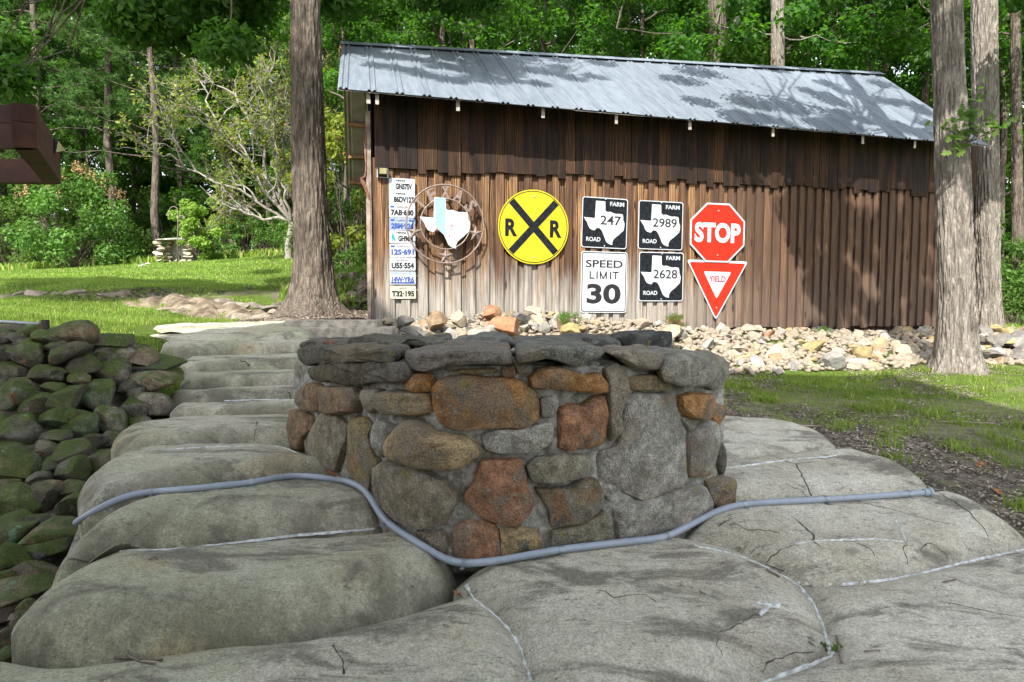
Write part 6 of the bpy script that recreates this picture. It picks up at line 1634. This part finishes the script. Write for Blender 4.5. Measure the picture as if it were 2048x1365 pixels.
# ------------------------------------------------------------------ sparse yellow-green tree
rng = np.random.default_rng(81)
yb = P(578, 533, 19); yb.z = gz(yb.x, yb.y); yt = tag(empty('small_tree', yb), 'small spreading tree with bare pale branches and sparse yellow-green leaves', 'tree')
fork = P(585, 445, 19); wood = [tube_np([tuple(yb - Vector((0, 0, .2))), tuple(P(577, 490, 19)), tuple(fork)], [.12, .10, .085], 8)]
lp_, ld_ = [], []
def limb(a, b, r, lvl, leafy=1.0):
    k_ = 6 if lvl < 2 else 4; w_ = wander(a, b, k_, .07 if lvl < 2 else .10); wood.append(tube_np(w_, np.linspace(r, r * .3, k_ + 1), 6 if lvl < 2 else 4))
    w_ = np.array(w_); L_ = np.linalg.norm(w_[-1] - w_[0])
    if lvl < 3:
        for q in range((7, 6, 4)[lvl]):
            f = rng.uniform(.3, 1); i = f * k_; i0 = min(int(i), k_ - 1); p = w_[i0] + (w_[i0 + 1] - w_[i0]) * (i - i0)
            d = unit((w_[-1] - w_[0])[None])[0] * .8 + rng.normal(size=3) * .55 + [0, 0, .25]
            limb(p, p + d / np.linalg.norm(d) * L_ * rng.uniform(.3, .55), r * .5, lvl + 1, leafy)
    else:
        for f in np.linspace(.2, 1, 7):
            if rng.uniform() < leafy * .72:
                p = w_[0] * (1 - f) + w_[-1] * f
                lp_.append(p + rng.normal(size=3) * .06)
    if lvl == 2:
        for f in np.linspace(.4, 1, 3):
            if rng.uniform() < leafy: lp_.append(w_[0] * (1 - f) + w_[-1] * f + rng.normal(size=3) * .05)
for tx_, ty_, td, lf in ((350, 330, 18.2, .8), (400, 372, 18.8, .25), (430, 235, 18.5, .85), (470, 160, 19, .9), (540, 120, 19.5, .9), (520, 215, 18.5, .6), (600, 150, 19.8, .8), (640, 230, 19.8, .7), (560, 300, 18.4, .45), (480, 300, 18.3, .6)):
    limb(np.array(fork) + rng.normal(size=3) * .05, np.array(P(tx_, ty_, td)), .055, 0, lf)
v, f = join([w for w in wood if w[1].shape[1] == 4]); gb = M['bark2']
obj('branches', mesh_np('branches', v - np.array(yb), f, True, M['pale']), yt)
obj('leaves', mesh_np('leaves', *leaf_arrays(np.array(lp_) - np.array(yb), .115, None, .5), False, M['leafy']), yt)

# ------------------------------------------------------------------ named bushes
ms = bush(91, 3.0, 1.75, 9000, .13, 'leafb', 60, .35)
x, y = (158 - CX) / F * 22.5, 22.5
e = plant('bush', ms, ('stems', 'foliage'), x, y, 1.0, 0, 'round green bush topped with tan seed heads before the pines', 'bush', None)
rng = np.random.default_rng(92); T_ = []
for i in range(60):
    a = rng.uniform(0, 6.283); r = 1.6 * math.sqrt(rng.uniform(0, 1)); T_.append((r * math.cos(a), r * math.sin(a), 3.05 - .42 * r * r + rng.uniform(0, .15)))
T_ = np.array(T_); idx = np.repeat(np.arange(60), 26); hh = rng.uniform(0, .34, len(idx)); Pn = T_[idx] + np.stack([rng.normal(size=len(idx)) * .045 * (1 - hh * 2.2), rng.normal(size=len(idx)) * .045 * (1 - hh * 2.2), hh], 1)
obj('seed_heads', mesh_np('seed_heads', *leaf_arrays(Pn, .06), False, M['panicle']), e)
ms = bush(93, 1.95, .80, 4200, .11, 'leafl', 34, .1)
plant('bush', ms, ('stems', 'foliage'), (400 - CX) / F * 21.8, 21.8, (1, 1, 1.0), 0, 'bright light-green bush growing beside the stone fireplace', 'bush', None)
ms = bush(94, 2.4, 1.5, 4200, .12, 'leafb', 40, .1)
plant('bush', ms, ('stems', 'foliage'), (20 - CX) / F * 24, 24, 1, 1, 'bluish green bush at the wood edge left of the tan-topped bush', 'bush', None)
ms = bush(95, 3.4, 1.1, 5000, .13, 'leafy', 50, .3)
plant('bush', ms, ('stems', 'foliage'), (705 - CX) / F * 15, 15, 1, 1, 'tall yellow-green bush between the left trunk and the barn', 'bush', None)

# ------------------------------------------------------------------ grass, litter, twigs
rng = np.random.default_rng(101)
def blades(x, y, h, w=.006, lean=.5):
    n = len(x); z = ground_z(x, y); a = rng.uniform(0, 6.283, n); b = rng.uniform(0, 6.283, n)
    hh = h * rng.uniform(.5, 1.2, n); base = np.stack([x, y, z - .01], 1)
    s = np.stack([np.cos(a), np.sin(a), a * 0], 1) * (w * (hh / .06))[:, None].clip(0, 3)
    l1 = np.stack([np.cos(b), np.sin(b), a * 0], 1) * (hh * lean * rng.uniform(.1, .8, n))[:, None]
    mid = base + l1 * .4 + np.stack([a * 0, a * 0, hh * .62], 1); tip = base + l1 * 1.3 + np.stack([a * 0, a * 0, hh], 1)
    V = np.stack([base - s, base + s, mid + s * .7, mid - s * .7, tip], 1).reshape(-1, 3); i = np.arange(n)[:, None] * 5
    return V, [i + np.array([[0, 1, 2, 3]]), i + np.array([[3, 2, 4]])]
def scatter(x0, x1, y0, y1, n, fn):
    x = rng.uniform(x0, x1, n); y = rng.uniform(y0, y1, n); k_ = fn(x, y); return x[k_], y[k_]
def patch(x, y, s=1.3, th=0.0): return fbm(np.stack([x * s, y * s, x * 0 + 4], 1), 4) + .35 * fbm(np.stack([x * s * 5, y * s * 5, x * 0], 1), 2) > th
def off_steps(x, y): 
    return np.array([drop_steps(a, b) is None for a, b in zip(x, y)])
inbarn = lambda x, y: ((x - BC.x) * BN.x + (y - BC.y) * BN.y) > -1.78
# near right lawn: thin patchy grass over litter
x, y = scatter(1.2, 6.8, 2.7, 8.4, 90000, lambda x, y: patch(x, y, 1.2, -.30 - .16 * np.clip((y - 6.2), -.5, 1) - .15 * (x > 3.6)) & (x < y * .80) & ~inbarn(x, y))
k_ = off_steps(x, y); x, y = x[k_], y[k_]
V, Fc = blades(x, y, .040, .0028); parts_v = [V]; 
tag(obj('grass', mesh_np('grass', V, Fc, False, M['grass'])), 'patchy short grass on the worn ground right of the planter', kind='stuff')
tx_, ty_ = scatter(1.3, 6.5, 2.9, 8.0, 170, lambda x, y: (x < y * .8) & ~inbarn(x, y)); idx = np.repeat(np.arange(len(tx_)), 70)
x = tx_[idx] + rng.normal(size=len(idx)) * .045; y = ty_[idx] + rng.normal(size=len(idx)) * .045; k_ = off_steps(x, y)
V, Fc = blades(x[k_], y[k_], .065, .004, .9); tag(obj('grass', mesh_np('grass', V, Fc, False, M['grass'])), 'tufts of longer bright grass among the litter', kind='stuff')
# lawn
x, y = scatter(-9.5, -1.9, 4.7, 13.5, 150000, lambda x, y: (x > -y * .80) & (rng.uniform(0, 1, len(x)) < np.clip(9 / y, .3, 1)) & (grassiness(x, y) + .25 * fbm(np.stack([x * 1.3, y * 1.3, x * 0], 1), 3) > .55))
k_ = off_steps(x, y); x, y = x[k_], y[k_]
V, Fc = blades(x, y, .05, .0045); tag(obj('lawn_grass', mesh_np('lawn_grass', V, Fc, False, M['grass'])), 'mown green lawn beyond the steps', kind='stuff')
x, y = scatter(-20, 3, 13, 24.5, 120000, lambda x, y: x > -y * .80)
V, Fc = blades(x, y, .055, .010); tag(obj('lawn_grass', mesh_np('lawn_grass', V, Fc, False, M['grass'])), 'far mown lawn in front of the wood', kind='stuff')
x, y = scatter(-19, 2, 22.2, 25.5, 6000, lambda x, y: x > -y * .80)
V, Fc = blades(x, y, .26, .010, .5); tag(obj('tall_grass', mesh_np('tall_grass', V, Fc, False, M['grass'])), 'tall unmown grass along the edge of the wood', kind='stuff')
x, y = scatter(-3.3, -1.3, 9.6, 12.5, 5000, lambda x, y: x > -9); V, Fc = blades(x, y, .16, .007, .7); tag(obj('tall_grass', mesh_np('tall_grass', V, Fc, False, M['grass'])), 'rough grass between the left trunk and the barn', kind='stuff')
x, y = scatter(7.2, 20, 10.5, 22, 60000, lambda x, y: patch(x, y, .6, -.1) & (x > y * .66) & (x < y * .82)); V, Fc = blades(x, y, .08, .008); tag(obj('grass', mesh_np('grass', V, Fc, False, M['grass'])), 'shaded grass beyond the two right trunks', kind='stuff')
# litter chips and needles
def chips(x, y, s, lift=.008, onstep=False):
    z = ground_z(x, y) + lift if not onstep else onstep
    Pn = np.stack([x, y, z], 1); return leaf_arrays(Pn, s, None, .32, 1.2, .45, .15)
x, y = scatter(1.1, 7.0, 2.6, 8.6, 60000, lambda x, y: (x < y * .80) & ~patch(x, y, 1.2, .1)); k_ = off_steps(x, y); x, y = x[k_], y[k_]
V, Fc = chips(x, y, .034); tag(obj('leaf_litter', mesh_np('leaf_litter', V, Fc, False, M['litter'])), 'brown and grey leaf and twig litter on the bare ground', kind='stuff')
x, y = scatter(-6.5, -1.2, 6.6, 10.4, 15000, lambda x, y: grassiness(x, y) + .2 * fbm(np.stack([x, y, x * 0], 1), 2) < .6); k_ = off_steps(x, y); x, y = x[k_], y[k_]
V, Fc = chips(x, y, .05); tag(obj('leaf_litter', mesh_np('leaf_litter', V, Fc, False, M['litter'])), 'dry litter round the foot of the left trunk', kind='stuff')
# crumbs and pine needles on the concrete
Pn, sz = [], []
for _ in range(1500):
    h, _d = on_steps(rng.uniform(20, 2040), rng.uniform(860, 1360))
    if h: Pn.append(tuple(h + Vector((0, 0, .0015)))); sz.append(rng.uniform(.003, .012))
V, Fc = leaf_arrays(np.array(Pn), np.array(sz), None, .28, 3, .15, .05)
tag(obj('debris', mesh_np('debris', V, Fc, False, M['twig'])), 'tiny dark crumbs and needles scattered on the concrete', kind='stuff')
def twig(px, lab, r=.0035, branch=True, lift=.004, mat='twig'):
    pts = []
    for x, y in px:
        h, _d = on_steps(x, y)
        if h is None: h = PZ(x, y, -1.0)
        pts.append(h + Vector((0, 0, r + lift * rng.uniform(.2, 1))))
    b = pts[0].copy(); t = tag(empty('twig', b), lab, 'twig', 'twigs lying about')
    V, Fc = tube([p - b for p in resample(pts, .02)], r, 5); obj('stem', mesh_py('stem', V, Fc, M[mat], True), t)
    return t, pts, b
twig([(1673, 1278), (1677, 1300), (1683, 1330)], 'short upright brown twig with a green leaf by the lower joint', .0045)
twig([(1728, 1306), (1745, 1305), (1760, 1305)], 'thin straight dark twig on the pale step, right of the leafy one', .0025)
twig([(228, 1318), (260, 1322), (325, 1324)], 'dark forked twig lying on the lowest left step', .004)
twig([(255, 1315), (280, 1326), (312, 1332)], 'thin dark twig crossing the forked one on the lowest left step', .003)
twig([(299, 1122), (310, 1116), (316, 1120)], 'small crooked twig just below the white joint on the left steps', .003)
twig([(1886, 1168), (1900, 1164), (1912, 1162)], 'little straight twig on the broad slab at the right edge', .0028)
twig([(1532, 1143), (1548, 1150), (1560, 1157)], 'brown stick lying in the curved joint below the cracked step', .004)
twig([(1438, 1055), (1447, 1047), (1460, 1043)], 'curled dark twig just below the conduit beside the planter', .003)
twig([(1400, 1185), (1405, 1190), (1412, 1192)], 'tiny bent twig on the middle slab under the planter', .003)
for px, lab in (([(1875, 862), (1900, 864), (1930, 863), (1990, 868)], 'long pale stick lying on the grass at the shadow edge'), ([(1560, 865), (1600, 875), (1640, 884)], 'thin grey stick in the litter behind the back step')):
    pts = [P(x, y, 5.0 if x > 1700 else 4.7) for x, y in px]; pts = [Vector((p.x, p.y, gz(p.x, p.y) + .015)) for p in pts]; b = pts[0].copy(); t = tag(empty('twig', b), lab, 'twig', 'twigs lying about')
    V, Fc = tube([p - b for p in pts], .007, 6); obj('stem', mesh_py('stem', V, Fc, M['trim'], True), t)
def leaf_thing(px, py, s, lab, mat='dead', rot=0.0, lift=.006, step=True, D=5):
    h = on_steps(px, py)[0] if step else None
    if h is None: h = P(px, py, D); h.z = gz(h.x, h.y)
    V = [(a * s * 1.0, c_ * s, abs(a) * s * .5 + c_ * c_ * s * .4) for a, c_ in lob]
    o = obj('fallen_leaf', mesh_py('fallen_leaf', V, [tuple(range(14))], M[mat]), None, h + Vector((0, 0, lift)), (.3, .2, rot)); tag(o, lab, 'leaf', 'fallen leaves')
leaf_thing(665, 962, .09, 'curled brown leaf caught on the conduit by the planter', rot=1.3, lift=.02)
leaf_thing(688, 958, .06, 'small orange-brown leaf next to the curled one on the conduit', rot=.3, lift=.02)
leaf_thing(1655, 1298, .05, 'green leaf stuck to the joint beside the upright twig', 'leafb', 1.5)
leaf_thing(1672, 1302, .045, 'second green leaf right of the upright twig', 'leafb', -1.2)
leaf_thing(918, 1196, .06, 'brown leaf in the gap below the planter', rot=1.2)
for i, (px, py) in enumerate(((1995, 985), (1858, 905), (1765, 875), (1700, 812), (1960, 935), (1560, 800))):
    D = float(np.interp(py, [800, 850, 900, 990], [5.8, 4.9, 4.3, 3.5])); leaf_thing(px, py, .075, ['rusty dead leaf on the grass near the right edge', 'pale brown dead leaf lying on the shaded grass', 'dead leaf beside the long pale stick', 'dry leaf on the litter below the shadow edge',
        'small dead leaf on grass above the right slab', 'dry leaf in the grass behind the planter'][i], rot=i * 1.3, step=False, D=D)
# leaves caught in the retaining wall, ferny weeds on the rubble
for px, py, D, s, lb in ((1350, 640, 8.3, .25, 'bright green weed sprouting from the rubble below the farm road signs'), (1640, 660, 9.2, .2, 'green weed at the wall foot right of the yield sign'), (1142, 640, 7.6, .28, 'dry weed stalk in the rubble beside the crossing sign')):
    w_ = P(px, py, D); plant('weed', BSH[2], ('stems', 'foliage'), w_.x, w_.y, s * .5, px, lb, 'weed', None, z=w_.z - .05)

# labels that came out alike are told apart by their place
_by = {}
for o in SC.objects:
    if o.parent is None and o.get('label') and o.get('group'): _by.setdefault(o['label'], []).append(o)
for lb, os_ in _by.items():
    if 2 <= len(os_) <= 3 and len(lb.split()) <= 13:
        os_.sort(key=lambda o: proj(o.location)[0])
        for o, w_ in zip(os_, ('left one', 'right one') if len(os_) == 2 else ('left one', 'middle one', 'right one')): o['label'] = lb + ', the ' + w_
